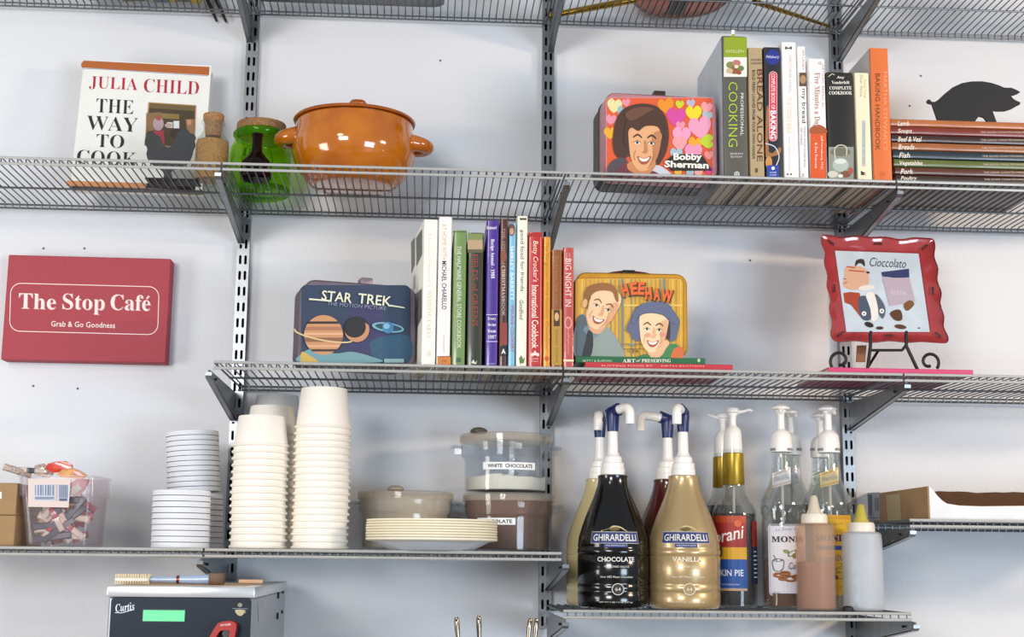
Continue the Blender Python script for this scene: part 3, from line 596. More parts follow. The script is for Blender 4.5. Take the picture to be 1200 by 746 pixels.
def face(A, cx, cy, w, h, skin, hair, rot=0, shade='#b07850', lips='#a8543f', smile=1, eye='#3b2a20'):
    """a plain smiling printed portrait: head, shading, brows, eyes, nose, mouth"""
    c, s = math.cos(math.radians(rot)), math.sin(math.radians(rot))
    def P(x, y): return (cx+(x*w)*c-(y*h)*s, cy+(x*w)*s+(y*h)*c)
    A.poly([P(*p) for p in [(-.5, -.35), (-.44, .1), (-.34, .34), (-.14, .5), (.1, .5), (.32, .34), (.44, .08), (.5, -.35), (.3, -.55), (-.3, -.55)]], skin, 3)
    A.poly([P(*p) for p in [(.2, -.2), (.46, -.3), (.46, .05), (.33, .32), (.12, .47), (.26, .2)]], shade, 3)
    for sx in (-.22, .2):
        A.poly([P(sx-.13, -.17), P(sx, -.235), P(sx+.13, -.17), P(sx+.12, -.14), P(sx, -.195), P(sx-.12, -.14)], hair, 2)
        A.poly([P(sx-.1, -.05), P(sx, -.09), P(sx+.1, -.05), P(sx, -.015)], '#f3ead9', 2); A.ell(*P(sx, -.052), w*.042, w*.042, eye)
        A.line([P(sx-.11, -.05), P(sx, -.095), P(sx+.11, -.05)], w*.018, eye)
    A.poly([P(-.02, -.1), P(.05, -.08), P(.1, .12), P(.02, .16), P(-.07, .13), P(.0, .1)], shade, 2)
    A.poly([P(-.2, .22), P(0, .26), P(.22, .2), P(.1, .36), P(-.08, .37)], lips, 3); A.poly([P(-.15, .245), P(0, .27), P(.17, .23), P(.08, .31), P(-.07, .315)], '#fbf6ec', 3)
    A.line([P(-.26, .1), P(-.3, .22), P(-.26, .3)], w*.02, shade); A.line([P(.27, .08), P(.31, .2), P(.27, .28)], w*.02, shade)
def heart(A, x, y, s, col, rot=0):
    pts = [(0, .55), (-.45, .12), (-.5, -.22), (-.27, -.45), (-.05, -.33), (0, -.2), (.05, -.33), (.27, -.45), (.5, -.22), (.45, .12)]
    c, d = math.cos(math.radians(rot)), math.sin(math.radians(rot)); A.poly([(x+(a*c-b*d)*s, y+(a*d+b*c)*s) for a, b in pts], col, 2)
def art(A):
    A.o = (690, 95); A.k = 4.975
    A.poly(rrect2(104, 724, 98, 556, 18), '#dd5a2e')
    A.line(rrect2(102, 726, 96, 558, 20), 5, '#c98a94', True)
    for x, y, s, c, r in ((150, 140, 84, '#e3d9a0', 8), (218, 124, 46, '#e28fa0', -10), (130, 222, 60, '#e391a4', 10), (190, 170, 50, '#93b4be', 40), (124, 300, 70, '#e8a92c', 0), (450, 140, 92, '#e58e1f', -12), (530, 134, 48, '#c3cf2f', 5), (595, 128, 50, '#b9b0c4', -6), (612, 184, 92, '#f0d321', -4), (686, 152, 66, '#ee9a9a', 12), (510, 205, 110, '#d3479a', 6), (690, 200, 60, '#a9b8bd', 14), (648, 265, 130, '#e79bb8', -10), (535, 258, 52, '#e88fa6', 0), (540, 312, 104, '#ea9dbb', 4), (530, 360, 84, '#f09a9e', -4), (620, 362, 80, '#efa424', 6), (690, 350, 80, '#b9cb2c', 90), (510, 420, 70, '#a4bac6', 0), (610, 410, 100, '#e592b4', 2), (700, 430, 52, '#e58a86', 0), (520, 532, 44, '#e8b23a', 0), (640, 532, 48, '#e6a3a0', 0), (700, 520, 50, '#d8447f', 0), (590, 536, 44, '#9fb9c0', 0)): heart(A, x, y, s, c, r)
    H = '#4a2e22'
    A.poly([(150, 420), (140, 330), (158, 230), (200, 165), (270, 135), (340, 132), (400, 150), (445, 200), (462, 260), (466, 330), (455, 400), (430, 455), (395, 490), (330, 430), (225, 440), (205, 470)], H, 4)
    A.poly([(108, 560), (110, 500), (150, 455), (215, 450), (250, 520), (250, 556), (108, 556)], '#50454c', 2); A.poly([(350, 556), (380, 492), (430, 500), (490, 548), (490, 556)], '#c9cbd6', 2); A.poly([(140, 554), (210, 470), (236, 500), (240, 554)], '#6e3340', 2); A.poly([(330, 554), (360, 520), (410, 540), (430, 554)], '#64303c', 2)
    A.poly([(240, 470), (390, 470), (350, 545), (300, 548), (230, 515)], '#c98555', 3)
    face(A, 325, 375, 196, 290, '#e2a878', H, 3, '#bd7f55')
    A.poly([(205, 340), (215, 250), (240, 200), (320, 180), (400, 200), (428, 240), (440, 330), (425, 310), (400, 265), (330, 262), (290, 290), (250, 270), (228, 300), (222, 380)], H, 3)
    A.poly([(210, 190), (290, 150), (380, 160), (330, 190), (250, 230)], '#6a4634', 3)
    A.poly([(440, 470), (500, 425), (660, 428), (720, 520), (480, 522)], '#1d1915')
    A.text('Bobby', 577, 446, 166, 52, '#f6efe4', 0, 0.035); A.text('Sherman', 570, 486, 258, 40, '#f6efe4', 2, 0.035)
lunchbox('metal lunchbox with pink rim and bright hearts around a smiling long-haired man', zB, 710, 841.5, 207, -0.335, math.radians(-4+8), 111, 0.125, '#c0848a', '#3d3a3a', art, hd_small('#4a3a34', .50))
def art(A):
    A.o = (330, 320); A.k = 5.329; NV = '#2b3a54'
    A.poly(rrect2(122, 806, 74, 562, 40), NV); A.poly([(430, 240), (600, 200), (640, 420), (600, 545), (430, 545)], '#35325e', 4); A.poly([(560, 420), (790, 390), (796, 545), (600, 545)], '#27506b', 4)
    for i in range(46): A.ell(random.uniform(420, 790), random.uniform(240, 540), 1.6, 1.6, '#8c9bc4', n=5)
    # plain space picture: two tan moons half in shadow over a misty horizon, a ringed blue planet
    A.poly([(124, 556), (128, 500), (200, 470), (330, 500), (440, 490), (560, 520), (610, 556)], '#6f9aa0', 4); A.poly([(124, 556), (126, 490), (170, 510), (230, 556)], '#c9a750', 3)
    A.ell(262, 385, 122, 124, '#c98f62', n=36)
    for y0_, hh_, c_ in ((300, 16, '#2f2724'), (334, 22, '#a8724c'), (372, 12, '#e0b088'), (402, 26, '#8d5c3e'), (448, 14, '#dca67c'), (474, 14, '#3a2c26')):
        w1 = 122*math.sqrt(max(0, 1-((y0_-385)/124)**2)); w2 = 122*math.sqrt(max(0, 1-((y0_+hh_-385)/124)**2)); A.poly([(262-w1, y0_), (262+w1, y0_), (262+w2, y0_+hh_), (262-w2, y0_+hh_)], c_)
    A.line([(262+180*math.cos(math.radians(a)), 385+34*math.sin(math.radians(a))+.18*180*math.cos(math.radians(a))) for a in range(-10, 192, 8)], 9, '#d9c08a')
    A.ell(470, 350, 78, 80, '#1d181c', n=32); A.poly([(470+78*math.cos(math.radians(a)), 350+80*math.sin(math.radians(a))) for a in range(-20, 165, 8)]+[(456+70*math.cos(math.radians(a)), 336+66*math.sin(math.radians(a))) for a in range(160, -25, -8)], '#c48a64')
    A.ell(664, 338, 102, 30, '#6fa7b4', 8); A.ell(668, 338, 84, 20, '#27405a', 8); A.ell(664, 340, 36, 36, '#3f7aa8'); A.ell(656, 330, 20, 18, '#7fb4cc')
    A.poly(rrect2(640, 764, 534, 558, 4), '#8fb0ac')
    C = '#e4e2c6'; A.text('STAR', 345, 146, 190, 62, C, 6, 0.012); A.text('TREK', 582, 166, 210, 62, C, 6, 0.012)
    A.poly([(172, 156), (310, 168), (312, 178), (170, 166)], C); A.poly([(680, 196), (766, 212), (770, 219), (676, 206)], C)
    A.text('THE MOTION PICTURE', 470, 204, 370, 22, '#8b93a4', 5)
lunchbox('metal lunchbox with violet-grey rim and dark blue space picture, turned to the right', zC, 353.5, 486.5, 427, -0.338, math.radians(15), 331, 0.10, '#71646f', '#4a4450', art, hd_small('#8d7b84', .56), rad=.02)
def art(A):
    A.o = (665, 310); A.k = 4.975
    A.poly(rrect2(48, 672, 80, 550, 26), '#d9a93a'); A.line(rrect2(46, 675, 78, 551, 28), 5, '#a8741c', True)
    random.seed(3)
    for i in range(26):
        x = 58+i*24; A.rect(x, 84, x+random.choice((3, 5, 7)), 549, random.choice(('#b98a2a', '#e7c869', '#8f9270', '#7d8c84', '#c98c34')))
    A.rect(320, 232, 670, 242, '#e6c25c'); A.rect(316, 82, 328, 549, '#6f8480'); A.rect(560, 82, 572, 240, '#6f8480')
    A.poly([(48, 549), (50, 340), (90, 285), (130, 330), (230, 360), (310, 470), (318, 549)], '#8f9a94', 3); A.poly([(48, 549), (50, 340), (90, 290), (120, 360), (90, 549)], '#54666e', 3)
    A.poly([(90, 380), (130, 350), (190, 390), (150, 430)], '#6f8a93', 2); A.poly([(118, 385), (145, 395), (150, 470), (130, 545), (84, 538), (105, 450)], '#2e3236', 2)
    A.poly([(110, 260), (230, 320), (190, 400), (130, 380)], '#dba57c', 3)
    face(A, 200, 262, 176, 232, '#ecc79c', '#8a5a2c', 22, '#d9a277')
    A.poly([(100, 250), (96, 180), (120, 130), (190, 106), (260, 116), (292, 160), (296, 215), (280, 205), (262, 160), (210, 150), (160, 160), (124, 200), (116, 245)], '#93602e', 4); A.ell(102, 225, 14, 26, '#e2b184', 10)
    A.poly([(342, 375), (380, 290), (400, 250), (450, 222), (530, 214), (590, 230), (620, 270), (652, 320), (648, 370), (632, 430), (600, 450), (585, 400), (540, 300), (430, 310), (420, 440), (380, 430), (365, 400)], '#5f6480', 4)
    A.poly([(430, 300), (560, 290), (596, 330), (600, 400), (590, 440), (540, 380)], '#3b2f2c', 3)
    A.poly([(470, 540), (480, 460), (580, 440), (590, 480), (560, 549), (480, 549)], '#e4b488', 3)
    face(A, 500, 390, 170, 236, '#efcda4', '#6a4a34', 4, '#e0ab80')
    A.poly([(372, 330), (385, 285), (410, 250), (450, 222), (530, 214), (590, 230), (620, 270), (650, 318), (640, 350), (600, 335), (560, 296), (500, 282), (440, 288), (405, 316), (390, 345)], '#5f6480', 4); A.line(smooth_pts([(405, 312), (440, 286), (500, 280), (560, 294), (598, 328)], 4, False), 4, '#454a66')
    A.ell(470, 410, 16, 12, '#e09a80'); A.ell(556, 405, 16, 12, '#dc8f78')
    A.poly([(410, 549), (420, 530), (470, 520), (480, 549)], '#3d7a44', 2); A.poly([(540, 549), (560, 520), (600, 460), (660, 480), (672, 549)], '#3f7f47', 2); A.poly([(600, 545), (620, 490), (672, 480), (672, 549), (600, 549)], '#cf6a34', 2)
    for i, (ch, x, y, r) in enumerate((('H', 335, 148, -14), ('E', 388, 138, -6), ('E', 430, 138, 4), ('H', 472, 166, -3), ('A', 522, 172, 2), ('W', 580, 180, 6))):
        w = 72 if ch == 'W' else 44; A.text(ch, x+4, y+5, w, 80, '#4a2a18', r, 0.06); A.text(ch, x, y, w-6, 74, '#e8632c', r, 0.04)
    A.line([(324, 462), (438, 462)], 3, '#5c4a22'); A.line([(324, 490), (438, 490)], 3, '#5c4a22'); A.ell(378, 466, 22, 6, '#6f8480'); A.text('N', 356, 504, 14, 16, '#2b2018'); A.line([(382, 490), (382, 516)], 4, '#2b2018'); A.ell(404, 504, 8, 8, '#6b5a34')
def hd(t, w, h, D):
    bm = NB(); pts = smooth_pts([(w*.25, D*.5, h+.001), (w*.36, D*.5, h+.007), (w*.5, D*.5, h+.010), (w*.66, D*.5, h+.007), (w*.76, D*.5, h+.001)], 5, False)
    tube(bm, pts, [.002]+[.0045]*(len(pts)-2)+[.002], 8); lpart('handle', bm, mat('red_brown_handle', '#5e1f1c', .4), t)
    bm = NB(); box(bm, w*.5-.012, w*.5+.012, D*.36, D*.6, h+.001, h+.013, .002); lpart('latch', bm, mat('dark_latch', '#2d2420', .4, .5), t)
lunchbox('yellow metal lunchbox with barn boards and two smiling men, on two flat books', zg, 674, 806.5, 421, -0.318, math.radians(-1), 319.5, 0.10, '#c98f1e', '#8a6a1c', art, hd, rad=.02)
# ================================================================ glazed pot
Yp = -0.190; k = scale(415, 185, Yp); cx = PY(414.5, 185, Yp).x
t = thing('casserole_pot', 'orange glazed ceramic pot with lid and two stub handles', 'pot', (cx, Yp, zB))
OG = mat('orange_glaze', '#c8740c', 0.12, var=0.12, vscale=18, coat=1.0, col2='#b05a08'); OR_ = mat('orange_glaze_dark', '#a8561a', 0.22, var=0.15, vscale=30, coat=0.6)
zz = lambda py: PY(415, py, Yp).z-zB
pr = [(0, .0012), (.070, .0012), (.078, .003), (.094, .018), (.108, .036), (.1165, .060), (.1175, .078), (.1145, .098), (.1105, .112), (.1115, .118), (.1105, .122), (.105, .124), (.104, .118), (.108, .1), (.108, .07), (.09, .03), (0, .012)]
HH = (PY(415, 146, Yp).z-zB)/.124
bm = NB(); lathe(bm, [(r, zB+z*HH) for r, z in pr], cx, Yp, 64); part('body', bm, OG, t)
bm = NB(); zl = zB+.1245*HH; lathe(bm, [(0, zl-.004), (.103, zl-.004), (.104, zl), (.1150, zl), (.1165, zl+.0025), (.1150, zl+.005), (.106, zl+.0075), (.07, zl+.013), (.02, zl+.016), (0, zl+.016)], cx, Yp, 64); lid = part('lid', bm, OR_, t)
zk = PY(420, 118.5, Yp).z; bm = NB(); lathe(bm, [(0, zl+.014), (.013, zl+.014), (.012, zl+.018), (.017, max(zk-.012, zl+.022)), (.019, zk-.007), (.015, zk-.001), (0, zk)], cx+.005, Yp, 24); part('knob', bm, OR_, lid)
for s, hy in ((-1, 166), (1, 171)):
    zh = PY(415, hy, Yp).z; bm = NB(); pts = []
    for i in range(13):
        a = math.pi*(i/12-.5); pts.append((cx+s*(.106+.0335*math.cos(a)), Yp+.022*math.sin(a), zh-.004*math.cos(a)+.004))
    tube(bm, pts, [.0165-.003*math.cos(math.pi*(i/12-.5)) for i in range(13)], 14)
    prism(bm, [(cx+s*.100, Yp-.022, zh-.006), (cx+s*.130, Yp-.020, zh-.006), (cx+s*.130, Yp+.020, zh-.006), (cx+s*.100, Yp+.022, zh-.006)], (0, 0, .012)); part('handle', bm, OR_ if 0 else OG, t)
# ================================================================ green glass jar, brown bottle, cork jar
Yj = -0.112; cx = PY(305, 190, Yj).x; kj = scale(305, 190, Yj)
GG = clear('green_glass', '#e2f8a0', 0.10, 0.03, '#9ad41e', 0.10); GG2 = clear('green_glass_thick', '#c8ee70', 0.2, 0.03, '#6ab018', 0.12)
t = thing('green_jar', 'wide bright green glass jar with flat cork lid', 'jar', (cx, Yj, zB))
zj = lambda py: PY(305, py, Yj-(.045 if py < 175 else .03)).z
R = 36*kj; zt_ = zj(147); pr = [(0, zB+.001), (R*.86, zB+.001), (R*.97, zB+.005), (R, zB+.014), (R, zj(178)), (R*.97, zj(168)), (R*.86, zj(160)), (R*.80, zj(157)), (R*.83, zj(154)), (R*.90, zj(152)), (R*.905, zj(150)), (R*.84, zt_), (R*.78, zt_), (R*.76, zj(158)), (R*.92, zj(170)), (R*.96, zj(182)), (R*.96, zB+.016), (R*.9, zB+.008), (0, zB+.006)]
bm = NB(); lathe(bm, pr, cx, Yj, 48); part('glass_body', bm, GG, t)
bm = NB(); lathe(bm, [(R*.84, zj(157)), (R*.905, zj(153)), (R*.91, zj(150)), (R*.85, zj(148)), (R*.80, zj(148)), (R*.79, zj(157))], cx, Yj, 48); part('neck_ring', bm, GG2, t)
bm = NB(); lathe(bm, [(R*.80, zB+.002), (R*1.003, zB+.006), (R*1.005, zB+.015), (R*.985, zB+.016), (R*.82, zB+.009)], cx, Yj, 48); part('base_ring', bm, GG2, t)
bm = NB(); lathe(bm, [(0, zt_-.012), (R*.74, zt_-.012), (R*.76, zt_+.0005), (R*.80, zt_+.0008), (R*.81, zt_+.004), (R*.80, zt_+.015), (R*.78, zt_+.0165), (0, zt_+.0165)], cx, Yj, 40); part('cork_lid', bm, CORK, t)
surf = cyl_surf(305, cx, Yj, lambda z: R, 36, 0.001)
bm = NB(); tube(bm, [surf(301+18*math.cos(a), 187+19*math.sin(a), 0) for a in [2*math.pi*i/28 for i in range(28)]], 0.0011, 6, closed=True); part('embossed_ring', bm, GG2, t)
Yb = -0.232; cx = PY(300.5, 190, Yb).x; kb = scale(300, 190, Yb)
BR = clear('brown_glass', '#3a140a', 0.35, 0.05, '#2a100a', 0.12)
t = thing('brown_flask', 'small dark brown glass flask bottle in front of the green jar', 'bottle', (cx, Yb, zB))
zb = lambda py: PY(301, py, Yb).z
bm = NB(); R = 17.8*kb; lathe(bm, [(0, zB+.001), (R*.86, zB+.001), (R, zB+.005), (R*1.0, zb(196)), (R*.93, zb(190)), (R*.62, zb(184)), (R*.36, zb(178)), (R*.32, zb(170)), (R*.33, zb(160)), (R*.38, zb(159.5)), (R*.38, zb(157)), (R*.27, zb(157)), (R*.26, zb(178)), (R*.8, zb(192)), (R*.9, zB+.01), (0, zB+.006)], cx, Yb, 32); part('glass_body', bm, BR, t)
bm = NB(); lathe(bm, [(0, zB+.0065), (R*.88, zB+.0105), (R*.86, zb(197)), (0, zb(197))], cx, Yb, 28); part('liquid', bm, mat('dark_liquid', '#1c0d0a', .2, var=0), t)
Ys = -0.200; cx = PY(248.5, 180, Ys).x; ks = scale(248, 180, Ys); zs = lambda py: PY(249, py, Ys-.012).z
CG = clear('clear_glass', '#f6f8f4', 0.015, 0.03, '#ffffff', 0.14)
t = thing('cork_jar', 'small clear glass jar of tan seeds with a cork stopper', 'jar', (cx, Ys, zB)); R = 20.3*ks
bm = NB(); lathe(bm, [(0, zB+.001), (R*.9, zB+.001), (R, zB+.004), (R, zs(168)), (R*.94, zs(162)), (R*.66, zs(156)), (R*.58, zs(151)), (R*.58, zs(144)), (R*.70, zs(143)), (R*.70, zs(140.5)), (R*.55, zs(140.5)), (R*.54, zs(152)), (R*.9, zs(164)), (R*.95, zs(170)), (R*.95, zB+.006), (0, zB+.005)], cx, Ys, 36); part('glass_body', bm, CG, t)
SD = mat('tan_seeds', '#cf9a52', .8, var=.25, vscale=300, bump=.8, bscale=420, col2='#9c6528')
bm = NB(); lathe(bm, [(0, zB+.0056), (R*.93, zB+.0066), (R*.93, zs(168)), (R*.86, zs(163.5)), (0, zs(161.5))], cx, Ys, 32); part('seeds', bm, SD, t, kind='stuff')
bm = NB(); lathe(bm, [(0, zs(158)), (R*.44, zs(158)), (R*.52, zs(141)), (R*.60, zs(139)), (R*.61, zs(133)), (R*.56, zs(132)), (0, zs(132))], cx, Ys, 28); part('cork_stopper', bm, CORK, t)
# ================================================================ red canvas sign
o = PY(1, 421.0, -0.040); n = Vector((0, -1, 0)); TL = PY(5.2, 298, -.040); TR = PY(195.5, 303.2, -.040); BR_ = PY(193.8, 424.8, -.040)
w = ((TR-TL).length+(BR_-o).length)/2; h = ((TL-o).length+(TR-BR_).length)/2; ang = math.atan2((BR_-o).z+(TR-TL).z, (BR_-o).x+(TR-TL).x)
t = thing('cafe_sign', 'red canvas sign with white serif lettering hung on the wall at the left', 'sign', o, (0, -ang, 0))
bm = NB(); box(bm, 0, w, 0, 0.038, 0, h, .0012, 1); lpart('canvas', bm, mat('red_canvas', '#a9404a', .7, var=.05, vscale=160, bump=.25, bscale=900), t)
A = Art(plane_surf(o, n, .0004), (0, 295), 5.527); LT = '#f3dcd6'
pts = rrect2(0, 1, 0, 1, .001)
def sk(x, y): return (x+(-14 if 0 else 0)-(y-360)*0.03, y+(x-540)*0.026)
A.line([sk(x, y) for x, y in rrect2(66, 1026, 214, 524, 66, 8)], 5, LT, True)
def T(s, cx, cy, L, hh, **kw): x, y = sk(cx, cy); A.text(s, x, y, L, hh, LT, 1.6, **kw)
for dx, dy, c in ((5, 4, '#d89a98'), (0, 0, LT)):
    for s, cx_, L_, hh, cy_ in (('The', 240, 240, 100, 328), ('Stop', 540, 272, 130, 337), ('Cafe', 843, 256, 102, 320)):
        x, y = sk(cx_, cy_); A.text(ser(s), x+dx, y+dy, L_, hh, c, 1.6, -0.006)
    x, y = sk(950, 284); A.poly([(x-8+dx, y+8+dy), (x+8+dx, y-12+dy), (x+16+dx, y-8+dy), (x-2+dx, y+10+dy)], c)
T('Grab & Go Goodness', 542, 470, 415, 36, off=.012)
A.build('lettering', t)
# ================================================================ square plate on a wire easel
yb = -0.255; o = PY(990, 399, yb); lean = math.radians(-19)
t = thing('square_plate', 'red-rimmed square ceramic plate with wavy edge and painted cook, on the easel', 'plate', o, (lean, 0, math.radians(-3)))
M = MW[t]; n = M.to_3x3() @ Vector((0, -1, 0)); U = M.to_3x3() @ Vector((1, 0, 0)); V = M.to_3x3() @ Vector((0, 0, 1)); Mi = M.inverted()
def pl(px, py): v = Mi @ PPL(px, py, o, n); return (v.x, v.z)
def C(x, y): return (955+x/4.03, 265+y/4.03)
edge = [(30, 50), (60, 46), (130, 56), (200, 48), (260, 56), (330, 54), (400, 66), (460, 58), (520, 60), (556, 66), (566, 100), (562, 150), (580, 205), (576, 260), (596, 320), (590, 370), (608, 430), (606, 480), (628, 530), (618, 556), (570, 556), (500, 552), (430, 556), (350, 548), (270, 556), (190, 548), (120, 552), (84, 544), (70, 510), (78, 460), (64, 400), (70, 350), (52, 290), (56, 240), (40, 180), (44, 130), (28, 90)]
e2 = smooth_pts([pl(*C(*p)) for p in edge], 3); cxm = sum(p[0] for p in e2)/len(e2); czm = sum(p[1] for p in e2)/len(e2)
inner = [pl(*C(*p)) for p in [(96, 110), (492, 124), (545, 494), (150, 494)]]
def ring(sq, f): return [(cxm+(p[0]-cxm)*f, czm+(p[1]-czm)*f) for p in sq]
bm = NB()
def plate_layer(ys, sc): return [[bm.verts.new((p[0], y, p[1])) for p in ring(e2, s)] for y, s in zip(ys, sc)]
R_ = plate_layer([-.002, -.0045, -.002, .0045, .0095, .0035], [.985, 1.0, .985, .80, .78, .965]); N = len(e2)
order = [3, 2, 1, 0, 5, 4]
for a, b in zip(order, order[1:]):
    for k_ in range(N): bm.faces.new((R_[a][k_], R_[a][(k_+1) % N], R_[b][(k_+1) % N], R_[b][k_]))
bm.faces.new(R_[3]); bm.faces.new(R_[4])
RG = mat('red_glaze', '#a53a3c', .12, var=.12, vscale=20, coat=1.0); lpart('rim', bm, RG, t)
def psurf(depth):
    oo = o - n*depth; return plane_surf(oo, n, 0.0002, 0.00003)
# well
bm = NB(); q0 = [Vector((p[0], .0040, p[1])) for p in inner]; cc = sum(q0, Vector())/4
def sh(f, y): return [Vector((cc.x+(p.x-cc.x)*f, y, cc.z+(p.z-cc.z)*f)) for p in q0]
rr = [[bm.verts.new(v) for v in sh(f, y)] for f, y in ((1.0, .0036), (.985, .0030), (.90, .0042), (.84, .0044))]
for a, b in zip(rr, rr[1:]):
    for k_ in range(4): bm.faces.new((a[k_], a[(k_+1) % 4], b[(k_+1) % 4], b[k_]))
bm.faces.new(rr[-1]); lpart('well', bm, mat('white_glaze', '#c9d3dc', .08, var=.06, vscale=25, coat=1.0), t, smooth=.3)
A = Art(psurf(-.0002-.002), (955, 265), 4.03)
A.surf = psurf(0.0041)
A.line([C_ for C_ in [(96, 110), (492, 124), (545, 494), (150, 494)]], 4, '#8e2c30', True)
MT = Art(psurf(-0.0006), (955, 265), 4.03)
for x, y, r in ((76, 76, 40), (518, 98, -40), (298, 82, 0), (92, 292, 90), (556, 304, 90), (122, 508, -40), (350, 514, 0), (582, 512, 40)):
    c_, s_ = math.cos(math.radians(r)), math.sin(math.radians(r))
    for u in (-1, 0, 1): MT.ell(x+u*13*c_, y+u*13*s_, 8, 4, '#3a2220', r+u*35)
A.text('Cioccolato', 345, 172, 172, 42, '#26242a', 3, -0.005, .2)
A.poly([(150, 190), (240, 200), (250, 280), (180, 300), (130, 280), (140, 240)], '#d9a98c', 3); A.poly([(190, 190), (196, 160), (230, 156), (236, 190), (220, 176), (204, 176)], '#3b3130', 3)
A.ell(250, 218, 9, 5, '#211d1f', 10); A.line([(150, 250), (132, 246)], 3, '#5a3b36'); A.line([(152, 262), (136, 272)], 3, '#5a3b36'); A.ell(245, 290, 40, 13, '#e3dcd2', -6)
A.line([(160, 208), (236, 214)], 5, '#a8442c'); A.line([(150, 190), (190, 196)], 5, '#a8442c')
A.poly([(126, 316), (210, 314), (212, 350), (236, 430), (214, 426), (170, 370), (140, 360)], '#a8442c', 2); A.poly([(206, 340), (240, 330), (262, 390), (262, 440), (226, 440), (208, 400)], '#4a5668', 3); A.poly([(284, 320), (316, 350), (334, 395), (320, 436), (296, 400)], '#56606f', 3)
A.poly([(240, 320), (280, 318), (300, 420), (270, 450), (262, 390)], '#e8e2da', 3); A.ell(232, 412, 11, 11, '#eceae4'); A.ell(316, 400, 11, 11, '#eceae4'); A.ell(232, 412, 4, 4, '#3b3436'); A.ell(316, 400, 4, 4, '#3b3436')
A.poly([(314, 216), (444, 200), (446, 240), (400, 246), (350, 240), (318, 236)], '#343c66'); A.poly([(318, 238), (350, 244), (446, 242), (474, 355), (352, 376)], '#b9a8b4'); A.text('latte', 396, 310, 70, 26, '#cfbfc4', 3)
A.poly([(420, 366), (450, 348), (470, 368), (440, 398), (424, 390)], '#7a5230', 2); A.poly([(354, 412), (380, 394), (406, 398), (412, 440), (380, 444)], '#5a3a26', 3); A.ell(404, 474, 28, 11, '#5a3a26', 8)
A.ell(306, 480, 18, 8, '#4a3222'); A.ell(256, 464, 22, 12, '#2d2522', 20); A.ell(492, 480, 6, 3, '#6b2a22')
A.build('painted_picture', t); MT.build('rim_motifs', t)
t = thing('plate_easel', 'black wrought-iron easel with scrolled feet holding the square plate', 'stand', PY(1040, 431, -0.28))
BI = mat('black_iron', '#1f1d1c', .5, .3, var=.1); zf = PY(1050, 431.8, -0.335).z
def E(x, y, Y): return PY(955+x/4.03, 265+y/4.03, Y)
def floorz(v, z=None): return Vector((v.x, v.y, zf+0.0028 if z is None else z))
yl = -0.275
for a, b, c in (((262, 505), (262, 560), (247, 668)), ((430, 505), (432, 560), (487, 668))):
    tip = E(a[0], a[1]-4, -0.258); bm = NB()
    p1 = E(a[0], a[1]+26, -0.2895); p2 = E(b[0], b[1]+6, -0.2895); p3 = floorz(E(c[0], c[1], -0.2895))
    tube(bm, [E(a[0]+2, 500, -0.2815), E(a[0], 508, -0.2885), p1, p2, p3], .0032, 8); part('upright', bm, BI, t)
bm = NB(); tube(bm, [E(260, 585, -0.2895), E(412, 585, -0.2895)], .0026, 8); part('crossbar', bm, BI, t)
bm = NB(); tube(bm, [E(412, 585, -0.2895), E(430, 560, -0.2895)], .0026, 8); part('brace', bm, BI, t)
for cx_, cy_, sgn in ((118, 634, 1), (540, 640, -1)):
    pts = []
    for i in range(26):
        a = math.radians(118+ i*13.5)*1.0; r = 50*(1-.020*i) if i < 12 else 50*(.76-.018*(i-12))
        pts.append(E(cx_-sgn*r*-math.cos(a), cy_-r*math.sin(a)*-1*-1, -0.2895) if 0 else E(cx_+sgn*r*math.cos(a), cy_-r*math.sin(-a+math.pi*0)*-1*-1, -0.2895))
    pts = []
    for i in range(26):
        a = math.radians(140+i*13.0); r = 48-1.15*i*1.0
        pts.append(E(cx_+sgn*r*math.cos(a)*1.0, cy_-r*math.sin(a)*-1*-1 if 0 else cy_+(-1)*r*math.sin(-(a-math.pi))*-1, -0.2895))
    bm = NB(); tube(bm, pts, .0030, 8); part('scroll_foot', bm, BI, t)
bm = NB(); tube(bm, [E(300, 585, -0.2870), floorz(E(215, 640, -0.17))], .0026, 8); part('back_leg', bm, BI, t)
bm = NB(); prism(bm, [E(200, 562, -0.20), E(244, 562, -0.20), E(238, 640, -0.20), E(196, 640, -0.20)], (0, .004, 0)); part('leather_strap', bm, mat('brown_strap', '#8a5a35', .6), t, label='brown hinge strap behind the frame', smooth=0)
# ================================================================ helper for turned things measured from the photo
class Turn:
    def __init__(s, px, pyb, Y, z0):
        s.px = px; s.Y = Y; s.k = scale(px, pyb, Y); s.x = PY(px, pyb, Y).x; s.z0 = z0; s.pyb = pyb
    def z(s, py): return s.z0 + (PY(s.px, py, s.Y).z-PY(s.px, s.pyb, s.Y).z)
    def prof(s, pts): return [(hw*s.k, s.z(py) if py < s.pyb else s.z0+0.0006) for hw, py in pts]
    def lathe(s, pts, seg=40): bm = NB(); lathe(bm, s.prof(pts), s.x, s.Y, seg); return bm
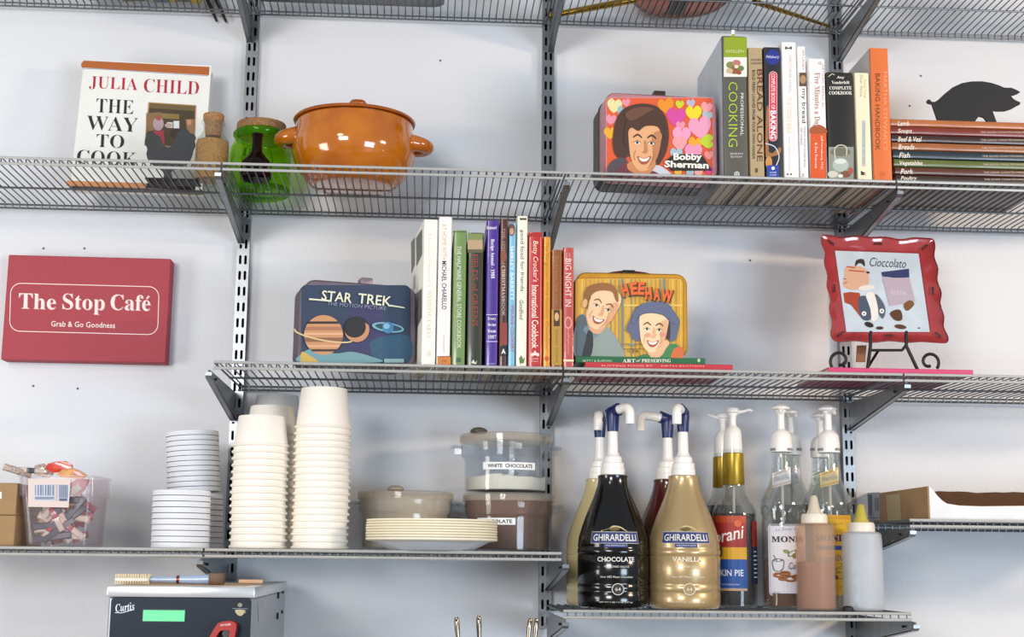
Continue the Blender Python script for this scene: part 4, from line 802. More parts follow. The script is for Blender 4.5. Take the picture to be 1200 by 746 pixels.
# ================================================================ nested cup stacks on the cup shelf
CUPM = mat('cup_paper', '#f6eee2', .55, var=.015)
def make_cup(label, rb, rt, h, m=CUPM, grp=None, loc=(0, 0, 0)):
    t = thing('paper_cup', label, 'cup', loc, group=grp); x, y, z = loc
    bm = NB(); lathe(bm, [(0, z+h-.004), (rt-.003, z+h-.004), (rt-.003, z+h-.0004), (rt-.0005, z+h), (rt, z+h-.0006), (rb-.0030, z+.004), (rb-.0040, z+.004), (rt-.0012, z+h-.005), (0, z+h-.005)], x, y, 40); part('cup_wall', bm, m, t)
    bm = NB(); R = .0027; lathe(bm, [(rb-R+R*math.cos(a), z+R+.0002+R*math.sin(a)) for a in [2*math.pi*i/8 for i in range(9)]], x, y, 40); part('rolled_rim', bm, m, t)
    return t
def cup_stack(px, pyb, pt_rim, pt_top, Y, hw, pxt, n, where, grp, m=CUPM, z0=None, htw=.8):
    k = scale(px, pyb, Y); zb = zD+0.0004; x = PY(px, pyb, Y).x; xt = PY(pxt, pt_rim, Y).x
    ztop = PY(pxt, pt_rim, Y).z; hcup = PY(pxt, pt_top, Y-hw*k*.0).z-ztop; step = (ztop-zb)/(n-1)
    first = make_cup('upside-down cream paper cup in the %s stack, resting on the shelf' % where, hw*k, hw*k*htw, hcup, m, grp, (x, Y, zb))
    for i in range(1, n):
        f = i/(n-1); w = math.sin(f*9+px)*.0006
        lab = 'upside-down cream paper cup nested within the %s stack' % where
        if i == n-1: lab = 'topmost cream paper cup of the %s stack, its side fully showing' % where
        copy_tree(first, (x+(xt-x)*f+w, Y, zb+step*i), label=lab)
cup_stack(302, 639.5, 524, 488, -0.285, 34.3, 305.5, 16, 'front left cup', 'cream paper cups in the front left stack')
cup_stack(374.5, 639.5, 503, 455.5, -0.285, 34.3, 378.5, 19, 'tall right cup', 'cream paper cups in the tall right stack')
cup_stack(313, 640, 511, 476.5, -0.165, 32, 317.5, 16, 'second back cup', 'cream paper cups in the stack behind the front left one')
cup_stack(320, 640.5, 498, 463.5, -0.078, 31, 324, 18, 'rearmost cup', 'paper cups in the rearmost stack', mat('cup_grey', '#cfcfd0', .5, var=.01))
# ================================================================ lid stacks
LIDM = mat('lid_paper', '#e3e4e8', .5, var=.02)
def make_lid(label, r, h, grp, loc):
    t = thing('container_cover', label, 'lid', loc, group=grp); x, y, z = loc
    bm = NB(); lathe(bm, [(r-.0010, 0), (r, .0004), (r, h*.2), (r*.986, h*.3), (r*.978, h), (r*.965, h+.0004), (r*.955, h-.0008), (r*.95, h-.003), (0, h-.003), (0, h-.0036), (r*.955, h-.0036), (r-.0016, .0002)], 0, 0, 40)
    bm.transform(Matrix.Translation(loc)); part('lid_body', bm, LIDM, t); return t
def lid_stack(px, pyb, pxt, pyt, Y, hw, n, where, grp, tilt=0, zbase=None, step=None, hf=1.45):
    k = scale(px, pyb, Y); zb = zD+0.0004 if zbase is None else zbase; x = PY(px, pyb, Y).x; xt = PY(pxt, pyt, Y).x
    ztop = PY(pxt, pyt, Y-hw*k*.8).z; step = (ztop-zb)/n; h = step*.88; f0 = None
    for i in range(n):
        lab = 'white paper container lid within the %s lid stack' % where
        if i == n-1: lab = 'topmost white container lid of the %s lid stack' % where
        f = i/max(1, n-1); loc = (x+(xt-x)*f, Y, zb+step*i)
        if f0 is None:
            f0 = make_lid('lowest white container lid of the %s stack' % where, hw*k, h, grp, loc)
            if tilt: M = Matrix.Translation(Vector(loc)) @ Matrix.Rotation(tilt, 4, 'Y'); f0.matrix_world = M; MW[f0] = M
        else:
            c = copy_tree(f0, loc, (0, tilt, 0), lab)
    return zb+step*n, xt
lid_stack(211.5, 639.5, 213.5, 573, -0.288, 34.5, 10, 'front', 'white container lids in the front stack')
zt_, xt_ = lid_stack(229.5, 640, 230.5, 577, -0.178, 31.8, 10, 'rear lower', 'white container lids in the rear lower stack')
lid_stack(227.5, 574, 226, 503.5, -0.178, 31.2, 12, 'upper leaning', 'white container lids in the upper leaning stack', tilt=math.radians(-3.2), zbase=zt_+0.0022)
# ================================================================ clear bin of wrapped candy and the cartons
Y0, Y1 = -0.335, -0.215
CP = clear('clear_plastic', '#f6f3f4', 0.05, 0.12, '#efe6ea', 0.08)
a = PY(28, 640, Y0).x; b = PY(103.5, 640, Y0).x; c = PY(20.5, 557, Y0).x; d = PY(112, 557, Y0).x; zt = PY(66, 556.5, Y0).z; zs_ = PY(66, 581, Y0).z
t = thing('clear_bin', 'clear plastic bin crammed with wrapped candy sticks', 'bin', ((a+b)/2, (Y0+Y1)/2, zD))
def brect(f, ins, z, out=0):
    x0 = a+(c-a)*f-out+ins; x1 = b+(d-b)*f+out-ins; y0 = Y0-.004*f-out+ins+.004; y1 = Y1+.004*f+out-ins
    return [Vector((p[0], p[1], z)) for p in rrect2(x0, x1, y0, y1, .014)]
bm = NB(); z0 = zD+.0006; fs = (zs_-z0)/(zt-z0)
rings = [[bm.verts.new(v) for v in L] for L in (brect(0, .0, z0), brect(fs*.93, 0, zs_-.001), brect(fs*.93, 0, zs_, .0035), brect(.97, 0, zt-.003, .0005), brect(1, 0, zt-.002, .0035), brect(1, 0, zt, .0035), brect(1, .001, zt, 0), brect(fs, .0015, zs_), brect(0, .002, z0+.002))]
for p, q_ in zip(rings, rings[1:]):
    for k_ in range(len(p)): bm.faces.new((p[k_], p[(k_+1) % len(p)], q_[(k_+1) % len(p)], q_[k_]))
bm.faces.new(rings[0]); bm.faces.new(rings[-1]); part('bin_body', bm, CP, t)
A = Art(plane_surf((0, Y0-.0052, 0), (0, -1, 0), .0006), (0, 530), 6.217)
A.poly([(205, 190), (515, 190), (500, 400), (205, 395)], '#d9c6bd'); A.poly([(250, 232), (505, 232), (497, 355), (252, 350)], '#bcc3d4')
for i in range(9): A.rect(256+i*18, 236, 262+i*18+(i % 3)*3, 312, '#6d7487')
for i in range(5): A.rect(432+i*13, 236, 438+i*13, 330, '#565b70')
A.rect(256, 322, 390, 340, '#7d8396'); A.rect(432, 334, 488, 352, '#4f5468'); A.rect(400, 232, 412, 350, '#d9b9a8')
A.build('paper_label', t)
def stick(name, label, p, q, w, h, col, m2=None, band=None, grp=None, cat='candy'):
    p, q = Vector(p), Vector(q); L = (q-p).length; dirv = (q-p).normalized(); up = Vector((0, -1, 0)); s = dirv.cross(up).normalized(); up = s.cross(dirv)
    t = thing(name, label, cat, p, group=grp)
    def slab(f0, f1, ww, hh, m, nm):
        bm = NB(); ring = []
        for f, g in ((f0, .9), (f0+.02, 1), (f1-.02, 1), (f1, .9)):
            cc = p+dirv*L*f; ring.append([bm.verts.new(cc+s*ww*g*.5*u+up*hh*g*.5*v) for u, v in ((-1, 0), (-.7, -1), (.7, -1), (1, 0), (.7, 1), (-.7, 1))])
        for r1, r2 in zip(ring, ring[1:]):
            for k_ in range(6): bm.faces.new((r1[k_], r1[(k_+1) % 6], r2[(k_+1) % 6], r2[k_]))
        bm.faces.new(ring[0]); bm.faces.new(ring[-1]); part(nm, bm, m, t, smooth=.5)
    slab(0, 1, w, h, col, 'wrapper')
    if band: slab(.3, .62, w*1.05, h*1.12, band, 'printed_band')
    slab(-.02, .07, w*1.12, h*.5, m2 or col, 'crimped_end'); slab(.93, 1.02, w*1.12, h*.5, m2 or col, 'crimped_end')
RW = [mat('wrap_red', '#a8283a', .3, var=.2, coat=.4), mat('wrap_pale', '#dccab8', .35, var=.12, coat=.4), mat('wrap_pink', '#c86a78', .35, var=.15), mat('wrap_plum', '#4a4455', .3, var=.3), mat('wrap_gold', '#d6b878', .3, var=.15)]
random.seed(11); xm = (a+b)/2; hwid = (b-a)/2-.007
lay = 0
for i in range(42):
    f = i/42; zc = z0+.012+f*(zt-z0-.046); y = random.uniform(Y0+.022, Y1-.020) if i % 2 else Y0+.018+random.uniform(0, .01)
    ang = random.choice((random.uniform(-.5, .4), random.uniform(.6, 1.1), random.uniform(-.3, .3), random.uniform(-1.1, -.6))); L = .062
    xc = xm+random.uniform(-.5, .5)*hwid; dx, dz_ = math.cos(ang)*L/2, math.sin(ang)*L/2
    lim = hwid+.006*f
    xc = max(xm-lim+abs(dx)+.004, min(xm+lim-abs(dx)-.004, xc)); zc = max(z0+.004+abs(dz_)+.005, zc)
    stick('candy_stick', 'small wrapped candy stick jumbled among others inside the clear bin', (xc-dx, y, zc-dz_), (xc+dx, y+random.uniform(-.004, .004), zc+dz_), .0115, .006, RW[(1, 0, 3, 2, 1, 4)[i % 6]], band=RW[(0, 1, 2, 1, 3, 0)[i % 6]] if i % 3 != 2 else None, grp='wrapped candy sticks inside the clear bin')
yb_ = -0.30
stick('candy_stick', 'slim printed candy packet poking out over the left edge of the bin', PY(4, 546.5, yb_), PY(36, 556, yb_+.03), .0120, .006, mat('wrap_print', '#b9a598', .4, var=.45, vscale=220), RW[1])
stick('candy_stick', 'second slim packet lying across the top left of the bin', PY(22, 550, yb_+.02), PY(52, 552, yb_+.03), .009, .006, RW[1], RW[1], RW[3])
def crumple(name, label, pts, y, dep, m, m2=None, p2=None):
    t = thing(name, label, 'candy', PY(*pts[0], y)); bm = NB(); prism(bm, [PY(px, py, y)+Vector((0, random.uniform(-.003, .003), 0)) for px, py in pts], (0, dep, .001)); part('wrapper', bm, m, t, smooth=.3)
    if p2: bm = NB(); prism(bm, [PY(px, py, y-.0022) for px, py in p2], (0, .0018, .0)); part('printed_band', bm, m2, t, smooth=0)
crumple('candy_packet', 'crinkled red candy packet on the very top of the heap', [(53, 549), (56, 543), (66, 540.5), (76, 540), (84, 545), (84, 549), (74, 552), (62, 554)], yb_+.01, .012, mat('wrap_bright', '#c93a22', .25, var=.3, vscale=90, coat=.5))
crumple('candy_packet', 'pale printed packet left of the red one on the heap', [(40, 556), (40, 545), (50, 543), (55, 548), (62, 556), (56, 560)], yb_+.03, .010, mat('wrap_print', '#b9a598', .4), RW[1], [(44, 549), (50, 547), (55, 553), (48, 554)])
crumple('candy_packet', 'orange and cream packet lying right of the red one on the heap', [(66, 556), (72, 550), (84, 548), (94, 552), (101, 557), (96, 561), (74, 560)], yb_+.002, .010, mat('wrap_orange', '#d9a06a', .3, var=.25, vscale=80), RW[0], [(85, 551), (93, 553), (98, 558), (90, 556)])
crumple('candy_packet', 'dusky pink packet folded against the right wall of the bin', [(82, 566), (92, 560), (104, 562), (98, 574), (90, 582), (84, 576)], yb_+.02, .008, RW[2])
zsp = PY(8, 603.5, -.33).z; xr = PY(17.2, 620, -.33).x
def carton(label, x0, x1, z0, z1, y0, y1):
    t = thing('cardboard_carton', label, 'box', ((x0+x1)/2, y0, z0), group='small cardboard cartons by the bin')
    bm = NB(); box(bm, x0, x1, y0, y1, z0, z1, .001, 1); part('carton_body', bm, CARD, t)
    bm = NB(); box(bm, x0+.001, x1-.001, y0+(y1-y0)*.47, y0+(y1-y0)*.53, z1, z1+.0003); part('packing_tape', bm, mat('tape', '#c9a878', .25), t); return t
t = carton('brown cardboard carton, upper of the two at the left edge', xr-.17, xr, zsp+.0006, PY(8, 565.5, -.33).z, -.33, -.16)
A = Art(plane_surf((0, -.33, 0), (0, -1, 0))); A.rect(-6, 576, 2, 584, '#e8e2d4'); A.build('white_sticker', t)
carton('brown cardboard carton, lower of the two at the left edge', xr-.168, xr+.001, zD+.0005, zsp, -.332, -.158)
# ================================================================ clear food crocks
CC = clear('crock_plastic', '#f6f8fa', 0.03, 0.04, '#e8edf2', 0.16)
CL = clear('crock_lid_plastic', '#f2efea', 0.22, 0.06, '#e6ddd0', 0.20)
def crock(label, px, pyb, Y, z0, hw, y_step, y_top, hwb, fill, y_fill, fillname, wavy=0, handles=(1, 1), knob=None, lidside=9):
    T = Turn(px, pyb, Y, z0); t = thing('food_crock', label, 'container', (T.x, Y, z0), group='round clear food crocks')
    bm = T.lathe([(0, pyb), (hwb*.96, pyb), (hwb, pyb-2), (hwb*1.02, y_step+1), (hw*.985, y_step-.5), (hw, y_step-2), (hw, y_top+lidside), (hw-1, y_top+lidside), (hw-1.2, y_step-1), (hwb*1.0-.6, y_step+2), (hwb-1.4, pyb-2.5), (0, pyb-2.6)], 56); part('crock_body', bm, CC, t)
    bm = T.lathe([(0, y_top+1.5), (hw*.8, y_top+1.5), (hw*.86, y_top), (hw*.985, y_top), (hw+1.1, y_top+1.6), (hw+1.1, y_top+lidside), (hw+.1, y_top+lidside), (hw+.1, y_top+2.6), (0, y_top+2.6)], 56); lid = part('lid', bm, CL, t)
    if knob:
        kx, kt, kr = knob; K = Turn(kx, y_top+1, Y-.02, T.z(y_top)+.0002); bm = K.lathe([(kr*.8, y_top+1), (kr, y_top-1), (kr*.96, (y_top+kt)/2), (kr*.7, kt+1.4), (kr*.35, kt+.3), (0, kt)], 24); part('knob', bm, mat('knob_dark', '#5e564c', .2, var=.1, coat=.6) if kx > 500 else mat('knob_tan', '#a39684', .25, var=.05), lid)
    for s in (-1, 1):
        zc = T.z(y_step-9); x0 = T.x+s*hw*T.k*.99; e = 11*T.k; bm = NB()
        tube(bm, [(x0-s*.002, Y-.016, zc+.004), (x0+s*e*.7, Y-.013, zc+.005), (x0+s*e, Y-.006, zc+.004), (x0+s*e, Y+.006, zc+.004), (x0+s*e*.7, Y+.013, zc+.005), (x0-s*.002, Y+.016, zc+.004)], .0032, 8)
        prism(bm, [(x0-s*.001, Y-.012, zc+.003), (x0+s*e*.7, Y-.010, zc+.0035), (x0+s*e*.7, Y+.010, zc+.0035), (x0-s*.001, Y+.012, zc+.003)], (0, 0, -.012)); part('grip_tab', bm, CC, t)
    bm = NB(); seg = 56; zf_ = T.z(y_fill); r0 = (hwb-1.9)*T.k; rt_ = r0 if y_fill > y_step else (hw-2.2)*T.k
    rings = [[(r0*.99*1, T.z(pyb-3.2))], [(r0, T.z(min(pyb-5, pyb-5)))]]
    def ringv(r, zz): return [bm.verts.new((T.x+r*math.cos(2*math.pi*i/seg), Y+r*math.sin(2*math.pi*i/seg), zz(2*math.pi*i/seg) if callable(zz) else zz)) for i in range(seg)]
    w = lambda f: (lambda a_: zf_+wavy*T.k*f*(math.sin(a_*3+.9)+.5*math.sin(a_*7+2)))
    L = [ringv(r0*.97, T.z(pyb-3.2)), ringv(r0, T.z(pyb-5))]
    if y_fill < y_step: L += [ringv(r0, T.z(y_step+2.2)), ringv(rt_, T.z(y_step-3))]
    L += [ringv(rt_, w(1)), ringv(rt_*.6, w(-.7)), ringv(rt_*.2, w(.2))]
    for p, q_ in zip(L, L[1:]):
        for i in range(seg): bm.faces.new((p[i], p[(i+1) % seg], q_[(i+1) % seg], q_[i]))
    bm.faces.new(L[0]); bm.faces.new(L[-1]); part(fillname, bm, fill, t, kind='stuff')
    return t, T
def clabel(t, T, hwb, x0, y0, x1, y1, txt, col='#f3f3f0', pen=None, dx=0):
    A = Art(cyl_surf(T.px, T.x, T.Y, lambda z: hwb*1.02*T.k, hwb*1.02))
    A.rect(x0, y0, x1, y1, col, 10); A.text(txt, (x0+x1)/2+dx, (y0+y1)/2, (x1-x0)*.84, (y1-y0)*.55, '#3a3a3e', 0, .03)
    if pen:
        for i, (u, v) in enumerate(pen): A.line([(u, v), (u+1.5, v-4), (u+2, v)], .6, '#2e3138'); A.line([(u+2.5, v-2), (u+4.5, v-2)], .5, '#2e3138')
    A.build('tape_label', t)
WP = mat('white_choc_powder', '#f4ead6', .9, var=.04, vscale=120, bump=.5, bscale=300); BP = mat('cocoa_powder', '#8a5f45', .95, var=.12, vscale=90, bump=.3, bscale=260, col2='#7d5640'); TP = mat('tan_powder', '#cdbba3', .95, var=.06, vscale=60)
t1, T1 = crock('clear crock of brown cocoa powder, underneath the one with white powder', 595.5, 645, -.118, zD+.0006, 53, 603.5, 577.5, 49.2, BP, 583, 'cocoa_powder')
clabel(t1, T1, 49.2, 556, 606.5, 603.5, 614.5, 'CHOCOLATE')
zl_ = T1.z(577.5)+.0012
t2, T2 = crock('clear crock with white powder in the bottom and dark lid knob, top of its pile', 592.5, 578.5, -.118, zl_, 53.5, 537, 510.5, 48, WP, 560, 'white_powder', wavy=1.5, knob=(561, 503.5, 10.5))
clabel(t2, T2, 48, 565, 541, 629, 549.5, 'WHITE  CHOCOLATE', pen=((589, 557), (596, 556.5), (603, 556)), dx=1)
t3, T3 = crock('clear crock of pale tan powder behind the paper plates', 474, 644, -.118, zD+.0006, 55.5, 600.5, 575.5, 51.5, TP, 583, 'tan_powder', knob=(463.5, 569, 10))
# ================================================================ paper plates
T = Turn(505.8, 641, -.300, zD+.0006); PM = mat('plate_cream', '#f3e8cc', .6, var=.03, vscale=40); PG = mat('plate_underside', '#d9dce0', .55, var=.02)
zr0 = T.z(630); zr1 = T.z(604.5); n = 8; stp = (zr1-zr0-.006)/(n-1); hb = zr0-T.z0
f0 = None
for i in range(n):
    z = T.z0+stp*i; R = 77.3*T.k*(1 if i < 6 else .995); lab = 'cream paper plate within the stack in front of the crocks'
    if i == 0: lab = 'lowest paper plate of the stack, its pale grey underside showing'
    if i == n-1: lab = 'topmost cream paper plate of the stack'
    if f0 is None or i == 1:
        t = thing('paper_plate', lab, 'plate', (T.x, T.Y, z), group='paper plates stacked before the crocks')
        bm = NB(); seg = 96; hbz = hb if 1 else 0
        pr = [(0, z), (R*.60, z), (R*.64, z+.0015), (R*.82, z+hb*.72), (R*.86, z+hb*.88), (R*.985, z+hb+.0008), (R, z+hb+.0022), (R, z+hb+stp*.92+.0004), (R*.985, z+hb+stp*.9+.0006), (R*.86, z+hb*.88+.0012), (R*.64, z+.0024), (R*.6, z+.0009), (0, z+.0009)]
        if i == 0: lathe(bm, pr, T.x, T.Y, seg); part('plate_body', bm, PG, t, smooth=.5); bm = NB(); lathe(bm, [(R*.9, z+hb*.93), (R*.987, z+hb+.0004), (R*1.002, z+hb+.0018), (R*1.002, z+hb+stp*.95), (R*.985, z+hb+stp*.95), (R*.9, z+hb+.0006)], T.x, T.Y, seg); part('cream_rim', bm, PM, t, smooth=.5, label='cream rim above the grey underside')
        else: lathe(bm, pr, T.x, T.Y, seg); part('plate_body', bm, PM, t, smooth=.5)
        f0 = t
    else: copy_tree(f0, (T.x+random.uniform(-.0008, .0008), T.Y, z), label=lab)
# ================================================================ sauce bottles
NAVY = mat('navy_plastic', '#1d2c5e', .3, var=.05); 
def sauce(label, px, Y, col, mcol, spdir, pxt, pys, front=True, logo=None, dy=0, coat=.6):
    """px, hw in photo pixels of the front pair; dy lifts the apparent heights for those behind"""
    s = scale(px, 650, -.262)/scale(px, 650, Y); K = lambda v: v*s
    T = Turn(px, 712.5+dy, Y, zE+.0006); H = lambda py: 712.5+dy-(712.5-py)*s
    t = thing('sauce_bottle', label, 'bottle', (T.x, Y, zE), group='pump-topped sauce bottles on the lowest shelf')
    m = mat('sauce_'+mcol[0], mcol[1], .16, var=.03, coat=coat*.5) if mcol[0] != 'gold' else mat('sauce_gold', '#b79c70', .30, .35, var=.06, vscale=10, coat=.5)
    prof = [(0, 712.5), (38, 712.5), (40.5, 709.5), (41.3, 704), (41.3, 694), (40.5, 692.5), (41.3, 691), (41.3, 685.5), (40.5, 684), (41.3, 682.5), (41.6, 652), (40.7, 650.5), (41.6, 649), (41.6, 644), (40.6, 642.5), (41.3, 640), (40.2, 630), (37, 619), (32.5, 606), (27.5, 594), (22.6, 582), (19, 571), (17.4, 562), (17.8, 558), (16, 556.8), (0, 556.8)]
    bm = T.lathe([(K(w), H(y)) for w, y in prof], 56); part('bottle_body', bm, m, t, smooth=1.0)
    bm = T.lathe([(0, H(558)), (K(14.4), H(558)), (K(14.2), H(550)), (K(13.4), H(549.4)), (K(13.2), H(543)), (K(11), H(542)), (K(10.6), H(536)), (K(8), H(534)), (K(7.2), H(531)), (0, H(531))], 32); cap = part('screw_cap', bm, WHITEP, t)
    bm = T.lathe([(0, H(531.2)), (K(6.5), H(531.2)), (K(5.7), H(505)), (0, H(505))], 20); part('pump_stem', bm, WHITEP, t)
    bm = T.lathe([(0, H(506)), (K(6.6), H(506)), (K(6.9), H(503)), (K(8.0), H(488)), (K(7.6), H(482)), (K(5.5), H(478)), (0, H(477.5))], 24); head = part('pump_head', bm, NAVY, t)
    d = Vector((spdir[0], spdir[1], 0)).normalized(); c0 = Vector((T.x, Y, T.z(H(486)))); up = Vector((0, 0, 1)); side = d.cross(up)
    k = K(1)*T.k; bm = NB(); tube(bm, [c0-d*6*k+up*1*k, c0+d*3*k+up*3.5*k, c0+d*10*k+up*5*k], [5*k, 7*k, 7.2*k], 16)
    part('navy_elbow', bm, NAVY, head)
    bm = NB(); prism(bm, [c0-d*10*k+up*3*k+side*2.5*k, c0-d*10*k+up*6*k+side*2.5*k, c0+d*9*k+up*12.8*k+side*2.5*k, c0+d*9*k+up*6*k+side*2.5*k], -side*5*k); part('lever_fin', bm, NAVY, head, smooth=0)
    L = spdir[2]; bm = NB(); pts = [c0+d*7*k+up*4.5*k, c0+d*(L-8)*k+up*6.5*k, c0+d*(L-3)*k+up*5.2*k, c0+d*(L-.4)*k+up*1.5*k, c0+d*L*k-up*3*k, c0+d*L*k-up*13*k]
    sm = smooth_pts([tuple(p) for p in pts], 3, False); tube(bm, sm, [5.6*k]*(len(sm)), 16); part('spout', bm, WHITEP, t)
    if logo:
        A = Art(cyl_surf(px, T.x, Y, lambda z: T.k*K(41.7 if z < T.z(H(642)) else 40.9-3.9*max(0, (z-T.z(H(632)))/(T.z(H(619))-T.z(H(632))))), K(41.5), .0007, .00007)); logo(A); A.build('printed_label', t)
    return t
def glogo(word, sub, c1, x):
    def g(A):
        GD = '#c9b87f'
        A.poly([(x-18, 622), (x-8, 619), (x-2, 615.5), (x+8, 617), (x+16, 622), (x+24, 623.5), (x, 625)], GD, 3); A.poly([(x-8, 619), (x+2, 617), (x+6, 620), (x-2, 622)], '#6b5a34', 2)
        A.rect(x-30, 622.5, x+30, 636.5, '#b9b4a6', 10); A.rect(x-29.4, 623.2, x+29.4, 635.8, '#23336f', 10)
        A.text('GHIRARDELLI', x, 629.5, 53, 8, '#e9e6dc', 0, .012)
        A.rect(x-13, 636.6, x+13, 641, '#23336f', 5); A.text('SAN FRANCISCO', x, 638.7, 22, 1.8, '#cfd4e6')
        A.text(word, x+1, 655, 43 if len(word) > 7 else 34, 5.6, c1, 0, .02); A.text(sub, x+2, 663.5, 28, 2.2, c1)
        A.text('Since 1852 Master Chocolatier', x+2, 675.5, 38, 2.4, c1, 0, 0, .2); A.ell(x+3, 690, 7, 7, c1); A.ell(x+3, 690, 6.2, 6.2, '#2a2520' if c1 != '#efe4c8' else '#a08a60'); A.text('64', x+3, 690, 6, 4, c1)
        A.text('NET WT 5 LBS 7.3 OZ (2.47 kg)', x+1, 705.5, 38, 2, c1)
    return g
sauce('cream sauce pump bottle behind the black chocolate one', 703, -.137, None, ('cream', '#c9bb8a'), (-.25, -1, 20), 0, 0, dy=-3.5)
sauce('black chocolate sauce pump bottle with navy label band', 718.5, -.262, None, ('choc', '#080505'), (.62, -.78, 28), 0, 0, logo=glogo('CHOCOLATE', 'FLAVORED SAUCE', '#e6e2da', 721))
sauce('dark red-brown sauce pump bottle behind the gold vanilla one', 784, -.137, None, ('redbrown', '#4a1410'), (-1, -.25, 36), 0, 0, dy=-3.5)
sauce('gold vanilla sauce pump bottle with navy label band', 802.5, -.262, None, ('gold', ''), (-.45, -.9, 25), 0, 0, logo=glogo('VANILLA', 'FLAVORED SAUCE', '#efe4c8', 805))
# ================================================================ syrup bottles
GLS = clear('bottle_glass', '#f2f4f4', 0.03, 0.03, '#ffffff', .25, .34); GOLD = mat('gold_foil', '#a88a2c', .32, .6, var=.08, vscale=50)
def syrup(kind, label, px, Y, pxt, dy, liquid, y_liq, lab=None, nlab=None, grp=None, spout=1):
    s = scale(px, 650, -.22)/scale(px, 650, Y); K = lambda v: v*s; H = lambda py: 713+dy-(713-py)*s
    T = Turn(px, 713+dy, Y, zE+.0006); t = thing('syrup_bottle', label, 'bottle', (T.x, Y, zE), group=grp)
    if kind == 'gold':
        out = [(0, 713), (24.5, 713), (26, 711), (26, 607), (25.6, 600), (23, 592), (18, 584), (14.5, 577), (13, 568), (12, 530), (12, 526)]
        y_cap = (530, 524, 506, 497, 476); r_c = 10.5
    else:
        out = [(0, 713), (24, 713), (25.3, 711), (25.3, 612), (24.8, 609), (24.8, 606), (25.3, 603), (25.3, 590), (24, 585), (20.5, 577), (16.5, 569), (13.5, 560), (12, 550), (11.5, 535), (11, 526)]
        y_cap = (530, 523, 512, 501, 474); r_c = 12.3
    inn = [(max(0, w-1.5), y+(1.5 if y > 600 else 0)) for w, y in reversed(out[2:])]
    bm = T.lathe([(K(w), H(y)) for w, y in out]+[(K(w), H(min(y, 710.5))) for w, y in inn]+[(0, H(710.5))], 44); part('glass_body', bm, GLS, t, smooth=.9)
    lq = [(0, 710), (K(23.4)/s, 709.5)]
    ll = [(w-1.7, y) for w, y in out[2:] if y > y_liq]; topw = ll[-1][0]
    bm = T.lathe([(0, H(709.8)), (K(ll[0][0]-.6), H(709.6))]+[(K(w), H(min(y, 709))) for w, y in ll]+[(K(topw), H(y_liq)), (0, H(y_liq))], 36); part('syrup', bm, liquid, t, smooth=.9)
    if kind == 'gold':
        bm = T.lathe([(K(12.6), H(568)), (K(13.2), H(567)), (K(12.4), H(531)), (K(11.4), H(530)), (K(11.3), H(568))], 32); part('gold_foil', bm, GOLD, t)
    else:
        for i in range(10):
            a_ = math.atan2(CAM.y-Y, CAM.x-T.x)+math.radians(36*i+16); c_ = Vector((T.x+K(25.1)*T.k*math.cos(a_), Y+K(25.1)*T.k*math.sin(a_), T.z(H(597)))); tg = Vector((-math.sin(a_), math.cos(a_), 0)); bm = NB()
            tube(bm, [c_+(tg*math.cos(u)*6+Vector((0, 0, 1))*math.sin(u)*6.2)*T.k*s-Vector((0, 0, 1))*2*T.k for u in [math.pi*j/8 for j in range(-2, 11)]], .0011, 5); part('glass_arch', bm, GLS, t)
    yb1, yb2, yb3, yb4, yt = y_cap
    bm = T.lathe([(0, H(yb1)), (K(r_c+.6), H(yb1)), (K(r_c+.6), H(yb2)), (K(r_c), H(yb3+3)), (K(r_c*.94), H(yb3-2)), (K(r_c*.72), H(yb3-6)), (K(r_c*.45), H(yb3-8)), (K(4.4), H(yb3-9)), (K(4.0), H(yt+16)), (K(4.6), H(yt+9)), (0, H(yt+9))], 28); part('pump_cap', bm, WHITEP, t)
    bm = T.lathe([(0, H(yt+10)), (K(5.6), H(yt+10)), (K(6.2), H(yt+7)), (K(8.8 if kind == 'gold' else 10.5), H(yt+6)), (K(8.8 if kind == 'gold' else 10.8), H(yt+4)), (K(7), H(yt+1)), (K(3), H(yt)), (0, H(yt))], 28); hd_ = part('pump_button', bm, WHITEP, t)
    c0 = Vector((T.x, Y, T.z(H(yt+6)))); d = Vector((spout, -.35, 0)).normalized(); k = T.k*s
    if kind == 'gold': bm = NB(); tube(bm, [c0+d*5*k, c0+d*14*k+Vector((0, 0, 1.2*k)), c0+d*20*k+Vector((0, 0, 3*k)), c0+d*24*k+Vector((0, 0, 1.5*k))], [2.6*k, 2*k, 1.8*k, 1.5*k], 10)
    else: bm = NB(); tube(bm, [c0+Vector((0, -4*k, -1*k)), c0+Vector((spout*4*k, -13*k, -2*k)), c0+Vector((spout*4*k, -15*k, -6*k))], [3*k, 2.4*k, 2*k], 10)
    part('nozzle', bm, WHITEP, hd_)
    bm = NB(); tube(bm, [(T.x, Y, T.z(H(yb1+2))), (T.x, Y, T.z(H(700)))], 1.7*k, 8); part('dip_tube', bm, mat('dip_tube', '#d8cfbf', .4), t)
    if lab:
        A = Art(cyl_surf(px, T.x, Y, lambda z: T.k*K(25.9 if kind == 'gold' else 25.4), K(25.6), .0006, .00007)); lab(A); A.build('paper_label', t)
    if nlab:
        A = Art(cyl_surf(px, T.x, Y, lambda z: T.k*K(12.3), K(12.2), .0018, .00007)); nlab(A); A.build('neck_label', t)
    return t
LQ = lambda n_, c_: mat('syrup_'+n_, c_, .3, var=.02, spec=.1)
syrup('gold', 'gold-necked dark syrup bottle standing behind the pumpkin pie one', 850, -.090, 0, -4, LQ('dark', '#1c0c08'), 590, grp='gold-necked syrup bottles', spout=-1)
